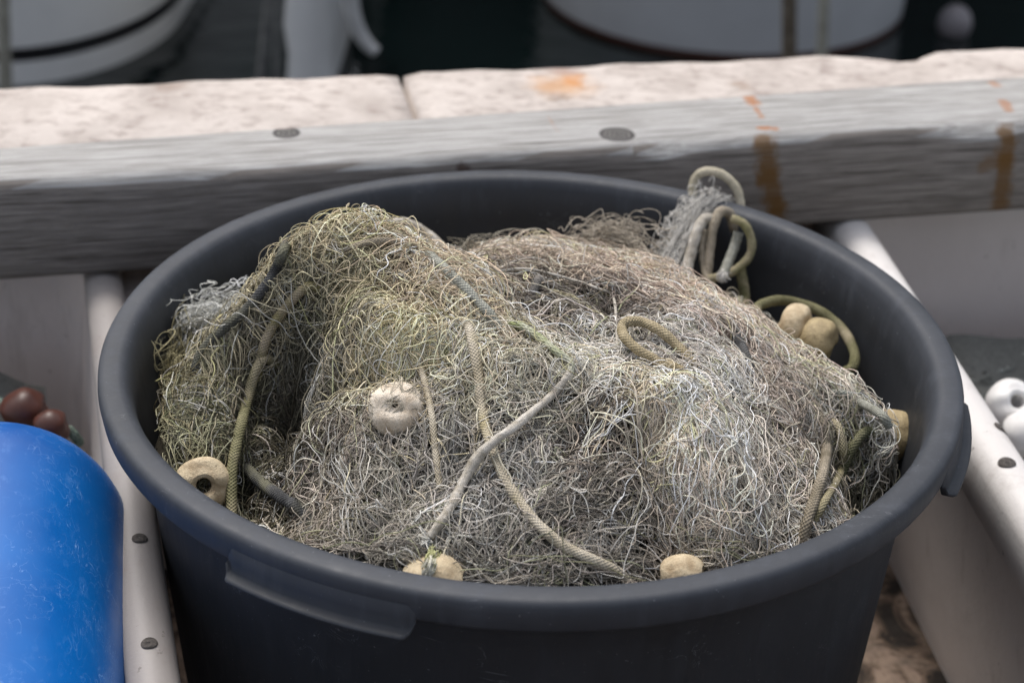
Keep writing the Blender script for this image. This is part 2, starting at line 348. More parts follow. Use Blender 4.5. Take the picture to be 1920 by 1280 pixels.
# ------------------------------------------------------------------ wooden beam
def mat_wood():
    k = NT('weathered_wood', 0.85); o = k.co(); s = k.sep(o)
    ws = k.co(scale=(2.2, 75, 75))
    g1 = k.noise(ws, 7, 6, 0.66); g2 = k.noise(k.co(scale=(1.0, 80, 80)), 5, 5, 0.65)
    c = k.ramp(g1, [(0.32, (0.19, 0.182, 0.172)), (0.48, (0.33, 0.322, 0.312)), (0.64, (0.47, 0.465, 0.455))])
    c = k.mix(k.ramp(g2, [(0.34, 0.85), (0.47, 0.0)]), c, (0.085, 0.078, 0.07))
    c = k.mix(k.ramp(k.noise(k.co(scale=(3, 8, 8)), 5, 5, 0.7), [(0.48, 0.0), (0.70, 0.4)]), c, (0.20, 0.185, 0.17))
    # vertical face multiplied browner and darker, adding to its shade in the colour
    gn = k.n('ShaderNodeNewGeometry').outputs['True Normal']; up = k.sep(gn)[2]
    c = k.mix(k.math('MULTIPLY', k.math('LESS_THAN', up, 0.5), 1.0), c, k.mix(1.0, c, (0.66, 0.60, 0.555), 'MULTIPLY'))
    # knots in the top: dark rounds
    P_ = k.n('ShaderNodeNewGeometry').outputs['Position']
    for (u, v, r) in ((537, 249, 0.0125), (1157, 251, 0.0165)):
        p = px(u, v, z=-0.008)
        x = k.n('ShaderNodeVectorMath', operation='DISTANCE'); k.l(P_, x.inputs[0]); x.inputs[1].default_value = tuple(p)
        ring = k.math('SINE', k.math('MULTIPLY', k.math('ADD', x.outputs['Value'], k.math('MULTIPLY', k.noise(o, 120, 3), 0.004)), 1500))
        kc = k.ramp(ring, [(0.3, (0.05, 0.047, 0.045)), (0.9, (0.19, 0.18, 0.17))])
        rim = k.ramp(k.math('MULTIPLY', x.outputs['Value'], 1/(2*r)), [(0.40, (0.055, 0.05, 0.05)), (0.5, (0.055, 0.05, 0.05))])
        c = k.mix(k.ramp(k.math('MULTIPLY', x.outputs['Value'], 1/(2*r)), [(0.47, 1.0), (0.53, 0.0)]), c, k.mix(k.ramp(k.math('MULTIPLY', x.outputs['Value'], 1/(2*r)), [(0.36, 0.0), (0.42, 1.0)]), kc, rim))
    # rust streaks
    def streak(pts, wd, cc, strength=0.9):
        nonlocal c
        for (a, b) in zip(pts[:-1], pts[1:]):
            a = np.array(a); b = np.array(b); ab = b-a; L2 = float(ab@ab)
            nz = k.n('ShaderNodeVectorMath', operation='ADD'); k.l(P_, nz.inputs[0])
            sub = k.n('ShaderNodeVectorMath', operation='SUBTRACT'); k.l(P_, sub.inputs[0]); sub.inputs[1].default_value = tuple(a)
            dt = k.n('ShaderNodeVectorMath', operation='DOT_PRODUCT'); k.l(sub.outputs[0], dt.inputs[0]); dt.inputs[1].default_value = tuple(ab/L2)
            cl = k.n('ShaderNodeClamp'); k.l(dt.outputs['Value'], cl.inputs[0])
            sx = k.n('ShaderNodeVectorMath', operation='SCALE'); sx.inputs[0].default_value = tuple(ab); k.l(cl.outputs[0], sx.inputs['Scale'])
            ds = k.n('ShaderNodeVectorMath', operation='DISTANCE'); k.l(sub.outputs[0], ds.inputs[0]); k.l(sx.outputs[0], ds.inputs[1])
            d = k.math('ADD', ds.outputs['Value'], k.math('MULTIPLY', k.math('SUBTRACT', k.noise(o, 75, 6, 0.7), 0.5), wd*2.3))
            c = k.mix(k.math('MULTIPLY', k.ramp(k.math('MULTIPLY', d, 1/(2*wd)), [(0.25, 1.0), (0.6, 0.0)]), k.math('MULTIPLY', k.ramp(k.noise(ws, 9, 4), [(0.35, 0.75), (0.6, 1.0)]), strength)), c, cc)
    OR = (0.33, 0.13, 0.04); BR = (0.15, 0.072, 0.014)
    def ft(u, v):   # point on the front face
        return fronthit(u, v)
    streak([px(1403, 185, z=-0.01), px(1412, 198, z=-0.01)], 0.0075, OR); streak([px(1412, 198, z=-0.01), px(1428, 225, z=-0.01)], 0.0035, OR, 0.8)
    streak([px(1428, 242, z=-0.009), px(1452, 243, z=-0.009)], 0.0055, OR)
    streak([px(1882, 190, z=-0.008), px(1890, 205, z=-0.008)], 0.006, OR, 0.7); streak([px(1862, 156, z=-0.008), px(1866, 160, z=-0.008)], 0.006, OR, 0.6)
    streak([px(1028, 222, z=-0.01), px(1045, 250, z=-0.01)], 0.002, OR, 0.6); streak([px(718, 232, z=-0.01), px(722, 256, z=-0.01)], 0.0015, OR, 0.6)
    streak([ft(1434, 268), ft(1438, 330), ft(1456, 388), ft(1458, 420)], 0.011, BR)
    streak([ft(1888, 236), ft(1886, 300), ft(1872, 400)], 0.010, BR); streak([ft(1845, 310), ft(1880, 300)], 0.009, BR, 0.6)
    streak([ft(866, 318), ft(872, 319)], 0.006, (0.06, 0.03, 0.02), 0.9)
    k.col(c); k.nrm(k.bump(g2, 0.5, 0.001, k.bump(g1, 0.4, 0.0012)))
    return k.m
b0 = np.array([-0.459, 0.245]); b1 = np.array([0.474, 0.471])
BL = np.linalg.norm(b1-b0)
def fronthit(u, v):
    d = FW+R2*(u-960)/FPX+U2*(640-v)/FPX; nn = np.array([by, -bx, 0]); q = np.array([b0[0], b0[1], 0])
    return CO+d*((q-CO)@nn/(d@nn))
V = []; F = []; n = 60
bo = thing('timber_beam', (b0[0], b0[1], -0.1), 'weathered grey timber beam with two dark knots and rust streaks, lying behind the tub', 'wooden beam', rz=BA)
for i in range(n+1):
    t = -0.35+1.7*i/n; x = t*BL; dep = 0.080+0.040*min(max(t, 0), 1)
    wz = 0.0012*math.sin(x*19)+0.0008*math.sin(x*47+1); wy = 0.0012*math.sin(x*23+2)
    dent = 0.006*math.exp(-((x-0.585)/0.018)**2)+0.006*math.exp(-((x-0.90)/0.025)**2)
    V += [(x, 0.004, 0.0), (x, 0.0+wy, 0.006), (x, 0.0+wy, 0.078-dent*0.4), (x, 0.0015+wy, 0.083+wz-dent*.7), (x, 0.0055+dent, 0.0895+wz), (x, 0.012+dent*1.5, 0.0915+wz*.5), (x, dep-0.006, 0.092), (x, dep, 0.087), (x, dep, 0.004)]
for i in range(n):
    for j in range(9):
        a = i*9+j; b = i*9+(j+1) % 9; F.append((a, a+9, b+9, b))
F.append(tuple(range(9))); F.append(tuple(n*9+j for j in range(9))[::-1])
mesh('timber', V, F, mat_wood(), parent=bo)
# two countersunk pegs seen as dark discs in the top of the beam are knots (in the material)
# ------------------------------------------------------------------ fish bins
def mat_bin(name='bin_plastic', rim=(0.66, 0.63, 0.61)):
    k = NT(name, 0.45); o = k.co()
    c = k.ramp(k.noise(o, 6, 5), [(0.3, (0.60, 0.54, 0.51)), (0.7, (0.70, 0.64, 0.61))])
    hz = k.sep(k.n('ShaderNodeNewGeometry').outputs['Position'])[2]
    c = k.mix(k.ramp(k.math('ADD', k.math('MULTIPLY', k.math('ADD', hz, 0.145), 12.0), k.math('MULTIPLY', k.noise(o, 12, 4), 0.25)), [(0.12, 0.0), (0.40, 1.0)]), c, rim)   # rim takes its own tint, blended in by height
    c = k.mix(k.ramp(k.noise(k.co(scale=(1, 1, 0.2)), 30, 5, 0.7), [(0.55, 0.0), (0.8, 0.5)]), c, (0.24, 0.19, 0.16))
    sp = k.ramp(k.noise(o, 140, 3), [(0.68, 0.0), (0.74, 0.6)]); c = k.mix(sp, c, (0.10, 0.08, 0.07))
    k.col(c); k.nrm(k.bump(k.noise(o, 260, 4), 0.35, 0.0008, k.bump(k.noise(o, 14, 3), 0.3, 0.004))); return k.m
BIN = mat_bin(); BINL = mat_bin('bin_plastic_grey', (0.30, 0.275, 0.262))
HOLE_SHADE = plain('recess_shade', (0.04, 0.036, 0.033), (0.12, 0.105, 0.095), 300, 0.95, 0.6)  # hole discs: shade inside the hole put into the colour
ZR = -0.115
def fishbin(pf, pn, wd, side, label, rw, holes, BIN=BIN):
    """side=+1: bin body lies to the right of the edge pf(far)->pn(near); rw: rim half width"""
    pf = np.array(pf[:2]); pn = np.array(pn[:2]); d = pn-pf; d /= np.linalg.norm(d)     # towards the viewer
    e = np.array([-d[1], d[0]])*1.0                                                     # to the right when looking back
    if e[0]*side < 0: e = -e
    Lb = 1.15
    ctr = pf+d*Lb/2+e*(wd/2)
    t = thing('fish_bin', (ctr[0], ctr[1], ZG), label, 'plastic bin', 'white plastic fish bins beside the tub')
    hx, hy = wd/2, Lb/2
    def ring(off, z, rc=0.05, n=8):
        out = []
        for (sx, sy, a0) in ((1, 1, 0), (-1, 1, 90), (-1, -1, 180), (1, -1, 270)):
            r = max(rc+off, 0.006)
            for i in range(n+1):
                a = math.radians(a0+90*i/n)
                x = sx*(hx-rc)+r*math.cos(a); y = sy*(hy-rc)+r*math.sin(a)
                w2 = ctr+e*x+d*y; out.append((w2[0]-ctr[0], w2[1]-ctr[1], z-ZG))
        return out
    top = ZR+rw*0.8
    prof = [(-0.12, ZG+0.012), (-0.10, ZG+0.014), (-0.082, ZG+0.04), (-rw-0.002, ZR-0.05), (-rw, ZR-0.012)]
    for a in np.linspace(math.pi, 0, 11): prof.append((rw*math.cos(a), ZR+rw*0.8*math.sin(a)))
    prof += [(rw, ZR-0.030), (rw-0.004, ZR-0.034), (rw-0.010, ZR-0.030), (rw-0.013, ZR-0.024), (-0.002, ZR-0.06), (-0.078, ZG+0.002), (-0.10, ZG+0.001)]
    V = []; rings = [ring(o_, z_) for o_, z_ in prof]; m = len(rings[0])
    for r in rings: V += r
    F = [(i*m+j, i*m+(j+1) % m, (i+1)*m+(j+1) % m, (i+1)*m+j) for i in range(len(rings)-1) for j in range(m)]
    F.append(tuple(range(m))); F.append(tuple((len(rings)-1)*m+j for j in range(m))[::-1])
    mesh('bin_shell', V, F, BIN, parent=t)
    for (u, v, rr) in holes:
        p = px(u, v, z=top-0.0005)
        pr = [(0.0005, 0.0), (rr*0.5, 0.0), (rr, -0.0001), (rr*1.03, -0.0006)]
        hv, hf = lathe_geo(pr, 20)
        # follow the curved rim: drop with distance across it
        q = np.array([p[0], p[1]])-pf; off = q@e
        out = []
        for (x, y, z) in hv:
            w2 = np.array([p[0]+x, p[1]+y]); oo = (w2-pf)@e; cc = min(abs(oo)/rw, 0.98)
            out.append((w2[0]-ctr[0], w2[1]-ctr[1], ZR+rw*0.8*math.sqrt(1-cc*cc)+0.0010+z-ZG))
        h = mesh('rim_hole_shade_disc', out, hf, HOLE_SHADE, parent=t)
    return t, ctr, d, e
# rim centre lines read off at rim height
lf, ln = px(195, 530, z=ZR+0.01), px(283, 1240, z=ZR+0.01)
rf, rn = px(1612, 440, z=ZR+0.01), px(1875, 850, z=ZR+0.01)
def extend(a, b, s): return a+(a-b)/np.linalg.norm(a-b)*s
_, lc, ld, le = fishbin(extend(lf, ln, 0.13), ln, 0.66, -1, 'grey-white plastic bin at the left, holding the blue barrel', 0.0165, [(262, 1010, 0.0052), (280, 1207, 0.0052)], BINL)
_, rc_, rd, re_ = fishbin(extend(rf, rn, 0.13), rn, 0.66, 1, 'grey-white plastic bin at the right, holding white floats', 0.019, [(1878, 796, 0.0055), (1888, 868, 0.0065)])
# ------------------------------------------------------------------ blue barrel
def mat_blue():
    k = NT('blue_plastic', 0.36); o = k.co()
    c = k.ramp(k.noise(o, 7, 4), [(0.3, (0.0, 0.075, 0.32)), (0.7, (0.002, 0.125, 0.44))])
    for (rot, s_, th) in (((0.1, 0.3, 0.8), 12, 0.004), ((0.5, 0.1, 2.1), 17, 0.003), ((0.2, 0.9, 1.3), 26, 0.003)):
        s1 = k.noise(k.co(scale=(1, 5, 2), rot=rot), s_, 3, 0.6, 0.6); a = k.math('ABSOLUTE', k.math('SUBTRACT', s1, 0.5))
        gate = k.ramp(k.noise(o, s_*1.5, 2), [(0.48, 0.0), (0.62, 1.0)])
        c = k.mix(k.math('MULTIPLY', k.math('MULTIPLY', k.ramp(a, [(0.0, 1.0), (th, 0.0)]), gate), 0.7), c, (0.25, 0.42, 0.75))
    sc1 = k.ramp(k.noise(k.co(scale=(1, 1, .5)), 60, 9, 0.8), [(0.55, 0.0), (0.78, 0.4)]); c = k.mix(sc1, c, (0.18, 0.36, 0.72))
    k.col(c); k.rgh(k.ramp(k.noise(o, 20, 5), [(0.3, 0.30), (0.7, 0.5)])); k.nrm(k.bump(k.noise(o, 11, 3), 0.15, 0.004)); return k.m
RB = 0.0935
ax = np.array([math.sin(math.radians(-12)), math.cos(math.radians(-12))])   # away from viewer
bl = thing('barrel', (0, 0, 0), 'scratched blue plastic barrel lying in the left bin', 'barrel')
prof = [(0.0005, 0.0), (RB*0.27, 0.0)]+[(RB*0.27+RB*0.73*math.sin(a), -RB*0.73*(1-math.cos(a))) for a in np.linspace(0.1, math.pi/2, 12)]+[(RB, -0.12), (RB, -0.40)]+[(RB*0.7+RB*0.3*math.cos(a), -0.40-RB*0.3*math.sin(a)) for a in np.linspace(0.2, math.pi/2, 6)]+[(0.0005, -0.45)]
v, f = lathe_geo(prof, 96); Bo = mesh('barrel_body', v, f, mat_blue(), parent=bl)
seam = [(r*1.0+0.0006, z) for r, z in prof[1:-1]]
sv, sf, su = tube_geo(np.array([(0.0, r, z) for r, z in catmull(np.array(seam), 4)]), 0.0012, 6); so_ = mesh('mould_seam', sv, sf, Bo.data.materials[0], parent=bl, uv=su)
Bend = np.array([-0.3811, -0.0329, -0.1247])
zx = Vector((ax[0], ax[1], 0.04)).normalized(); xx = Vector((ax[1], -ax[0], 0)).normalized(); yy = zx.cross(xx)
if yy.z < 0: yy = -yy; xx = -xx
Mb = Matrix.Identity(4)
for i in range(3): Mb[i][0] = xx[i]; Mb[i][1] = yy[i]; Mb[i][2] = zx[i]; Mb[i][3] = Bend[i]
bl.matrix_world = Mb
# ------------------------------------------------------------------ tub
tub = thing('plastic_tub', (0, 0, ZG), 'large dark blue-grey round plastic tub heaped with fishing net', 'tub')
H0 = -ZG
def rimprof():
    o = [(0.20, 0.006), (0.215, 0.004), (0.222, 0.0)]          # outside bottom (from underside)
    return o
prof = [(0.0005, 0.004), (0.23, 0.004), (0.240, 0.0), (0.245, 0.004), (0.247, 0.02), (0.2705, H0-0.075), (0.2715, H0-0.058), (0.2725, H0-0.050), (0.2740, H0-0.044), (0.2768, H0-0.026)]
prof += [(0.292, H0-0.0225), (0.2968, H0-0.0218), (0.2982, H0-0.0190), (0.2995, H0-0.0085), (0.2990, H0-0.0035), (0.2972, H0-0.0008), (0.2940, H0-0.0001), (0.2860, H0+0.0002), (0.2822, H0-0.0008), (0.2795, H0-0.0036), (0.2772, H0-0.010), (0.2755, H0-0.020), (0.2745, H0-0.034), (0.2733, H0-0.045), (0.2718, H0-0.052)]
prof += [(0.2670, H0-0.09), (0.218, 0.02), (0.212, 0.012), (0.0005, 0.010)]
v, f = lathe_geo(prof, 256)
v = [(x, y, z+(0.0009*math.sin(3*math.atan2(y, x)+0.6)+0.0006*math.sin(5*math.atan2(y, x)) if z > 0.3 else 0)) for x, y, z in v]
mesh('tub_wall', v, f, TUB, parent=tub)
def grip(a0, a1, label=None):
    """hand grip: the rim skirt drops lower here and ends in an outward lip"""
    pr = [(0.2915, H0-0.0205), (0.2960, H0-0.0060), (0.29965, H0-0.0100), (0.3002, H0-0.0185), (0.3010, H0-0.0245), (0.3020, H0-0.0260), (0.3060, H0-0.0263), (0.3076, H0-0.0272), (0.3078, H0-0.0284), (0.3064, H0-0.0293), (0.2999, H0-0.0297), (0.2985, H0-0.0285), (0.2960, H0-0.0212)]
    V = []; n = 60; m = len(pr)
    for j in range(n+1):
        s = j/n; a = math.radians(a0+(a1-a0)*s)
        k1 = min(1.0, min(s, 1-s)/0.045); k1 = k1*k1*(3-2*k1)       # lip grows in from both ends
        k2 = min(1.0, min(s, 1-s)/0.02)
        for (r, z) in pr:
            rr = 0.2975+(r-0.2975)*(0.35+0.65*k1) if r > 0.2975 else r
            zz = H0-0.013+(z-(H0-0.013))*(0.55+0.45*k2)
            V.append((rr*math.cos(a), rr*math.sin(a), zz))
    F = [(j*m+i, j*m+(i+1) % m, (j+1)*m+(i+1) % m, (j+1)*m+i) for j in range(n) for i in range(m)]
    F.append(tuple(range(m))[::-1]); F.append(tuple(n*m+i for i in range(m)))
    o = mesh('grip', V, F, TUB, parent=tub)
    if label: o['label'] = label
    return o
grip(-125.5, -101.5, 'long moulded grip under the front left of the rim')
grip(-27, -3, 'moulded grip under the right side of the rim')
# ------------------------------------------------------------------ net surface (height above the rim plane)
GN = 421; G0 = 0.30; gs = 2*G0/(GN-1)
gx = np.linspace(-G0, G0, GN); GX, GY = np.meshgrid(gx, gx, indexing='xy')     # row = y
def smooth_noise(seed, cells, shape=(GN, GN)):
    r = np.random.default_rng(seed); c = r.standard_normal((cells+3, cells+3))
    t = np.linspace(0, cells, shape[0]); i = np.floor(t).astype(int); f = t-i; f = f*f*(3-2*f)
    i = np.minimum(i, cells)
    a = c[i][:, i]; b = c[i][:, i+1]; d = c[i+1][:, i]; e = c[i+1][:, i+1]
    fx = f[None, :]; fy = f[:, None]
    return (a*(1-fx)+b*fx)*(1-fy)+(d*(1-fx)+e*fx)*fy
base = 0.047-1.35*(GY+0.03)**2-1.0*GX**2-14*GX**4
base = np.where(GX < 0, base-0.25*GX**2-0.018*np.exp(-((GX+0.13)/0.06)**2-((GY+0.05)/0.08)**2), base)
Hn = base.copy()
def ridge(pts, n=10, edge=1.0):
    """draped fold: pts = (u, v, z of crest, radius)"""
    global Hn
    P = np.array([[*px(u, v, z=z), r] for (u, v, z, r) in pts]); Q = catmull(P, n)
    add = np.zeros(Hn.shape)
    for q in Q:
        t = np.clip(np.hypot(GX-q[0], GY-q[1])/(q[3]*1.25), 0, 1)
        add = np.maximum(add, np.maximum(q[2]-Hn, 0)*(0.5+0.5*np.cos(math.pi*t**1.35)))
    Hn = Hn+add
def blob(u, v, z, amp, s, sy=None):
    global Hn
    p = px(u, v, z=z); sy = sy or s
    Hn = Hn+amp*np.exp(-((GX-p[0])/s)**2-((GY-p[1])/sy)**2)
ridge([(305, 830, -0.035, 0.030), (325, 760, -0.026, 0.036), (376, 695, -0.010, 0.033), (445, 605, 0.020, 0.030), (508, 520, 0.048, 0.030), (575, 455, 0.070, 0.036), (660, 430, 0.080, 0.044), (740, 455, 0.076, 0.046), (810, 520, 0.066, 0.045), (890, 580, 0.058, 0.040), (960, 630, 0.052, 0.034), (1030, 680, 0.046, 0.024)], 10, 0.7)
ridge([(650, 560, 0.056, 0.034), (720, 575, 0.058, 0.036), (800, 590, 0.057, 0.036), (880, 625, 0.054, 0.032), (960, 670, 0.046, 0.022)], 10, 0.5)
ridge([(300, 860, -0.035, 0.03), (350, 790, -0.020, 0.034), (410, 720, -0.008, 0.026), (430, 800, -0.022, 0.026)], 8, 0.7)
ridge([(900, 520, 0.026, 0.035), (1000, 515, 0.026, 0.035), (1150, 530, 0.024, 0.035), (1250, 560, 0.020, 0.035), (1350, 610, 0.012, 0.035), (1450, 680, -0.004, 0.03)], 8, 0.5)
ridge([(1200, 720, 0.046, 0.03), (1290, 740, 0.040, 0.034), (1330, 850, 0.022, 0.034), (1340, 930, 0.004, 0.03)], 8, 0.6)
ridge([(1520, 700, -0.010, 0.03), (1580, 740, -0.018, 0.028), (1640, 790, -0.030, 0.022)], 8, 0.7)
blob(1400, 560, -0.02, -0.030, 0.07, 0.055); blob(1520, 640, -0.03, -0.02, 0.05, 0.05); blob(1080, 440, -0.02, -0.034, 0.15, 0.055); blob(875, 480, 0.0, -0.014, 0.03, 0.04)
blob(1130, 570, 0.04, -0.012, 0.04, 0.022); blob(605, 625, 0.03, -0.055, 0.020, 0.016); blob(520, 640, 0.02, -0.022, 0.018, 0.02)
blob(540, 690, 0.02, -0.040, 0.022, 0.035); blob(505, 800, 0.0, -0.020, 0.018, 0.03); blob(500, 960, -0.03, -0.030, 0.035, 0.03); blob(450, 850, -0.02, -0.02, 0.012, 0.03); blob(1630, 900, -0.04, -0.03, 0.03, 0.035)
blob(1400, 990, -0.0, -0.018, 0.055); blob(1120, 820, 0.03, -0.007, 0.04, 0.03); blob(870, 760, 0.04, -0.005, 0.015, 0.05)
Hn = Hn+0.0030*smooth_noise(1, 9)+0.0028*smooth_noise(2, 17)+0.0020*smooth_noise(3, 34)
Rg = np.hypot(GX, GY)
Hn = np.where(Rg > 0.235, Hn-((Rg-0.235)/0.03)**2*0.010*np.clip((GY+0.2)/0.2, 0, 1), Hn)
def groove(pts, depth, wd):
    global Hn
    Q = catmull(np.array([px(u, v, z=z) for (u, v, z) in pts]), 12); d2 = np.full(Hn.shape, 9.0)
    for q in Q: d2 = np.minimum(d2, (GX-q[0])**2+(GY-q[1])**2)
    Hn = Hn-depth*np.exp(-d2/wd**2)
groove([(640, 680, .03), (740, 690, .035), (850, 690, .035)], .018, .008)
groove([(470, 720, -.01), (455, 820, -.03), (470, 930, -.04)], .018, .009)
groove([(870, 720, .03), (880, 800, .02), (920, 900, .01)], .006, .006)
groove([(1190, 760, .03), (1200, 850, .015), (1240, 960, .0), (1270, 1040, -.02)], .009, .008)
groove([(1000, 880, .02), (1100, 790, .03), (1180, 740, .035)], .007, .008)
groove([(960, 600, .04), (1080, 640, .04), (1200, 640, .04)], .008, .009)
groove([(1330, 760, .03), (1440, 860, .01), (1500, 960, -.01)], .006, .008)
groove([(700, 1010, -.01), (760, 900, .01), (800, 830, .02)], .006, .008)
groove([(560, 740, .01), (640, 780, .01), (600, 900, .0)], .007, .009)
groove([(1530, 800, -.01), (1600, 860, -.03), (1600, 930, -.04)], .018, .012)
Hn = Hn+0.0022*np.abs(smooth_noise(5, 26))-0.001
# slight smoothing
for _ in range(2):
    K = Hn.copy(); K[1:-1, 1:-1] = (Hn[1:-1, 1:-1]*2+Hn[2:, 1:-1]+Hn[:-2, 1:-1]+Hn[1:-1, 2:]+Hn[1:-1, :-2])/6; Hn = K
def samp(A, x, y):
    fx = np.clip((x+G0)/gs, 0, GN-1.001); fy = np.clip((y+G0)/gs, 0, GN-1.001)
    i = fx.astype(int); j = fy.astype(int); a = fx-i; b = fy-j
    return (A[j, i]*(1-a)+A[j, i+1]*a)*(1-b)+(A[j+1, i]*(1-a)+A[j+1, i+1]*a)*b
DHy, DHx = np.gradient(Hn, gs)
def hit(u, v, dz=0.0):
    d = FW+R2*(u-960)/FPX+U2*(640-v)/FPX; t = np.linspace(0.6, 1.6, 1500); Q = CO+d*t[:, None]
    h = samp(Hn, Q[:, 0], Q[:, 1]); ok = (Q[:, 2] <= h) & (np.hypot(Q[:, 0], Q[:, 1]) < 0.28)
    i = np.argmax(ok) if ok.any() else int(np.argmin(np.abs(Q[:, 2])))
    return Q[i]+np.array([0, 0, dz])
# zones read off as places on the heap: colour (hollows darkened for their shade), flow of the strands, how curly
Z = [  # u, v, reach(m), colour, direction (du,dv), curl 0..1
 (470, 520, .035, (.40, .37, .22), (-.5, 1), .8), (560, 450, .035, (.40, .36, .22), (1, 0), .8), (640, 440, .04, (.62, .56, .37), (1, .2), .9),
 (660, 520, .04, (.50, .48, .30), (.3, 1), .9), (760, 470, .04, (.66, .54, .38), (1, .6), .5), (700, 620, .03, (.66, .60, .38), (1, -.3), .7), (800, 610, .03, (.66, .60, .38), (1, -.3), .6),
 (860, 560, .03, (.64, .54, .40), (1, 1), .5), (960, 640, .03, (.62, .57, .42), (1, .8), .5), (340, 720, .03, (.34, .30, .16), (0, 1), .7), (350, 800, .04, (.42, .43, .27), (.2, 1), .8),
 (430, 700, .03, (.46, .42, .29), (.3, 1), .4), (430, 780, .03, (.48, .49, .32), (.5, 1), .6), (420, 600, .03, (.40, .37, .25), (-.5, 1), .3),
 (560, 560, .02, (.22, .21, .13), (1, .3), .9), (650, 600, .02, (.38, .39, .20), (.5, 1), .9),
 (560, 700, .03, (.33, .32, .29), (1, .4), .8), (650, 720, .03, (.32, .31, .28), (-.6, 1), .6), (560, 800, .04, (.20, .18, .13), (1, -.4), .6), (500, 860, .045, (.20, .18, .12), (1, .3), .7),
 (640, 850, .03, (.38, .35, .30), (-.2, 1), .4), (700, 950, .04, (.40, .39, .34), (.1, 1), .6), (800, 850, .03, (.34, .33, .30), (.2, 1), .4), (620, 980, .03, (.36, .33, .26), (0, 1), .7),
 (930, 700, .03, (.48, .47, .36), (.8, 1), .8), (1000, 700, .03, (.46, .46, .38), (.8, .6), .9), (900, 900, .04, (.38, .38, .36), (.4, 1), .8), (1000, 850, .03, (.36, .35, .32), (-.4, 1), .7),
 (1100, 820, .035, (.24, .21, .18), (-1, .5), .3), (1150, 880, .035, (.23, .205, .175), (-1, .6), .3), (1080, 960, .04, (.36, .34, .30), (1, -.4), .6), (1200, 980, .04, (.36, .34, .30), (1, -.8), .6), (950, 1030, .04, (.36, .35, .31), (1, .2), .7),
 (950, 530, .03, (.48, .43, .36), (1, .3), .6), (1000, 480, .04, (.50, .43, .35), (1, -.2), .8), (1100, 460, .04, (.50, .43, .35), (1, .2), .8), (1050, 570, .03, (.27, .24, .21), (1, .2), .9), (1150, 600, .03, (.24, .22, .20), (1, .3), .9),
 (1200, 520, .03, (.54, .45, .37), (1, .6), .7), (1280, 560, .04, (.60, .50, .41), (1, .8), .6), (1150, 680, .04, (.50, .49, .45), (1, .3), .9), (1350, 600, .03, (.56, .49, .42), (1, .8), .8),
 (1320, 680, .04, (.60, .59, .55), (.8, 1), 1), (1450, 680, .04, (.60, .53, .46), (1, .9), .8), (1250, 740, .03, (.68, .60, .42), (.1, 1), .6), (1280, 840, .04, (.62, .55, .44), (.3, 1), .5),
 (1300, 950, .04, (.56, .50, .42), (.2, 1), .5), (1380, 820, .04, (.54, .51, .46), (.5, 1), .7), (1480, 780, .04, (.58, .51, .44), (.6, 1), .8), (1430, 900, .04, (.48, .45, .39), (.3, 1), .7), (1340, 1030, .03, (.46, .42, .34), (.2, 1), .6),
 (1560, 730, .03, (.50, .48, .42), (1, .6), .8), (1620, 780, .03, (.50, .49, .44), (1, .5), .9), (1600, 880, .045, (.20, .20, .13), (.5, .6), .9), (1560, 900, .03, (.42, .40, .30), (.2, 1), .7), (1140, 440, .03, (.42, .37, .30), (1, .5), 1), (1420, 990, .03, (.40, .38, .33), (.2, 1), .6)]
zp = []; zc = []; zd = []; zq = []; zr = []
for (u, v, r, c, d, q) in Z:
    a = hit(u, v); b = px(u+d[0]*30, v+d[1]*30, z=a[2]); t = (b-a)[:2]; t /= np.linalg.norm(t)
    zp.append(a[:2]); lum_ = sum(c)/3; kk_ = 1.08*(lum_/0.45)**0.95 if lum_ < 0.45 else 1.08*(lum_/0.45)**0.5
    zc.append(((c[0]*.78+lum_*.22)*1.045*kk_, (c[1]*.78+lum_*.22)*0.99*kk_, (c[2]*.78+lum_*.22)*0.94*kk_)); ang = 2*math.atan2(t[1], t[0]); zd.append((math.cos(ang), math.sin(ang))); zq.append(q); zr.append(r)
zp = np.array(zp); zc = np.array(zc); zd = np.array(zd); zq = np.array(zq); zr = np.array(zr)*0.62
def zones(x, y):
    """weights of the zones at points -> colour, flow angle, curl"""
    w = np.exp(-((x[:, None]-zp[:, 0])**2+(y[:, None]-zp[:, 1])**2)/zr**2)+1e-9
    w /= w.sum(1)[:, None]; D = w@zd
    return w@zc, 0.5*np.arctan2(D[:, 1], D[:, 0]), w@zq
# ------------------------------------------------------------------ strands
def sweep(P, rad, tint, sides=3):
    """P (N,K,3), rad (N,) or (N,K), tint (N,3) -> verts, quads, colours (numpy)"""
    N, K, _ = P.shape
    T = np.gradient(P, axis=1); T /= np.linalg.norm(T, axis=2)[:, :, None]+1e-12
    a = rng.standard_normal((N, 3)); R = np.zeros_like(P); n = a
    for k in range(K):
        n = n-T[:, k]*(n*T[:, k]).sum(1)[:, None]; n = n/(np.linalg.norm(n, axis=1)[:, None]+1e-9); R[:, k] = n
    B = np.cross(T, R); rad = np.broadcast_to(rad[:, None] if rad.ndim == 1 else rad, (N, K))
    V = np.empty((N, K, sides, 3), np.float32)
    for s in range(sides):
        t = 2*math.pi*s/sides; V[:, :, s] = P+rad[:, :, None]*(math.cos(t)*R+math.sin(t)*B)
    base_ = (np.arange(N)*K*sides)[:, None, None]; kk = (np.arange(K-1)*sides)[None, :, None]; s0 = np.arange(sides)[None, None, :]; s1 = (s0+1) % sides
    A = base_+kk+s0; Bq = base_+kk+s1
    F = np.stack([A, Bq, Bq+sides, A+sides], -1).reshape(-1, 4)
    Cc = np.broadcast_to(tint[:, None, None, :], (N, K, sides, 3)).reshape(-1, 3)
    return V.reshape(-1, 3), F, Cc
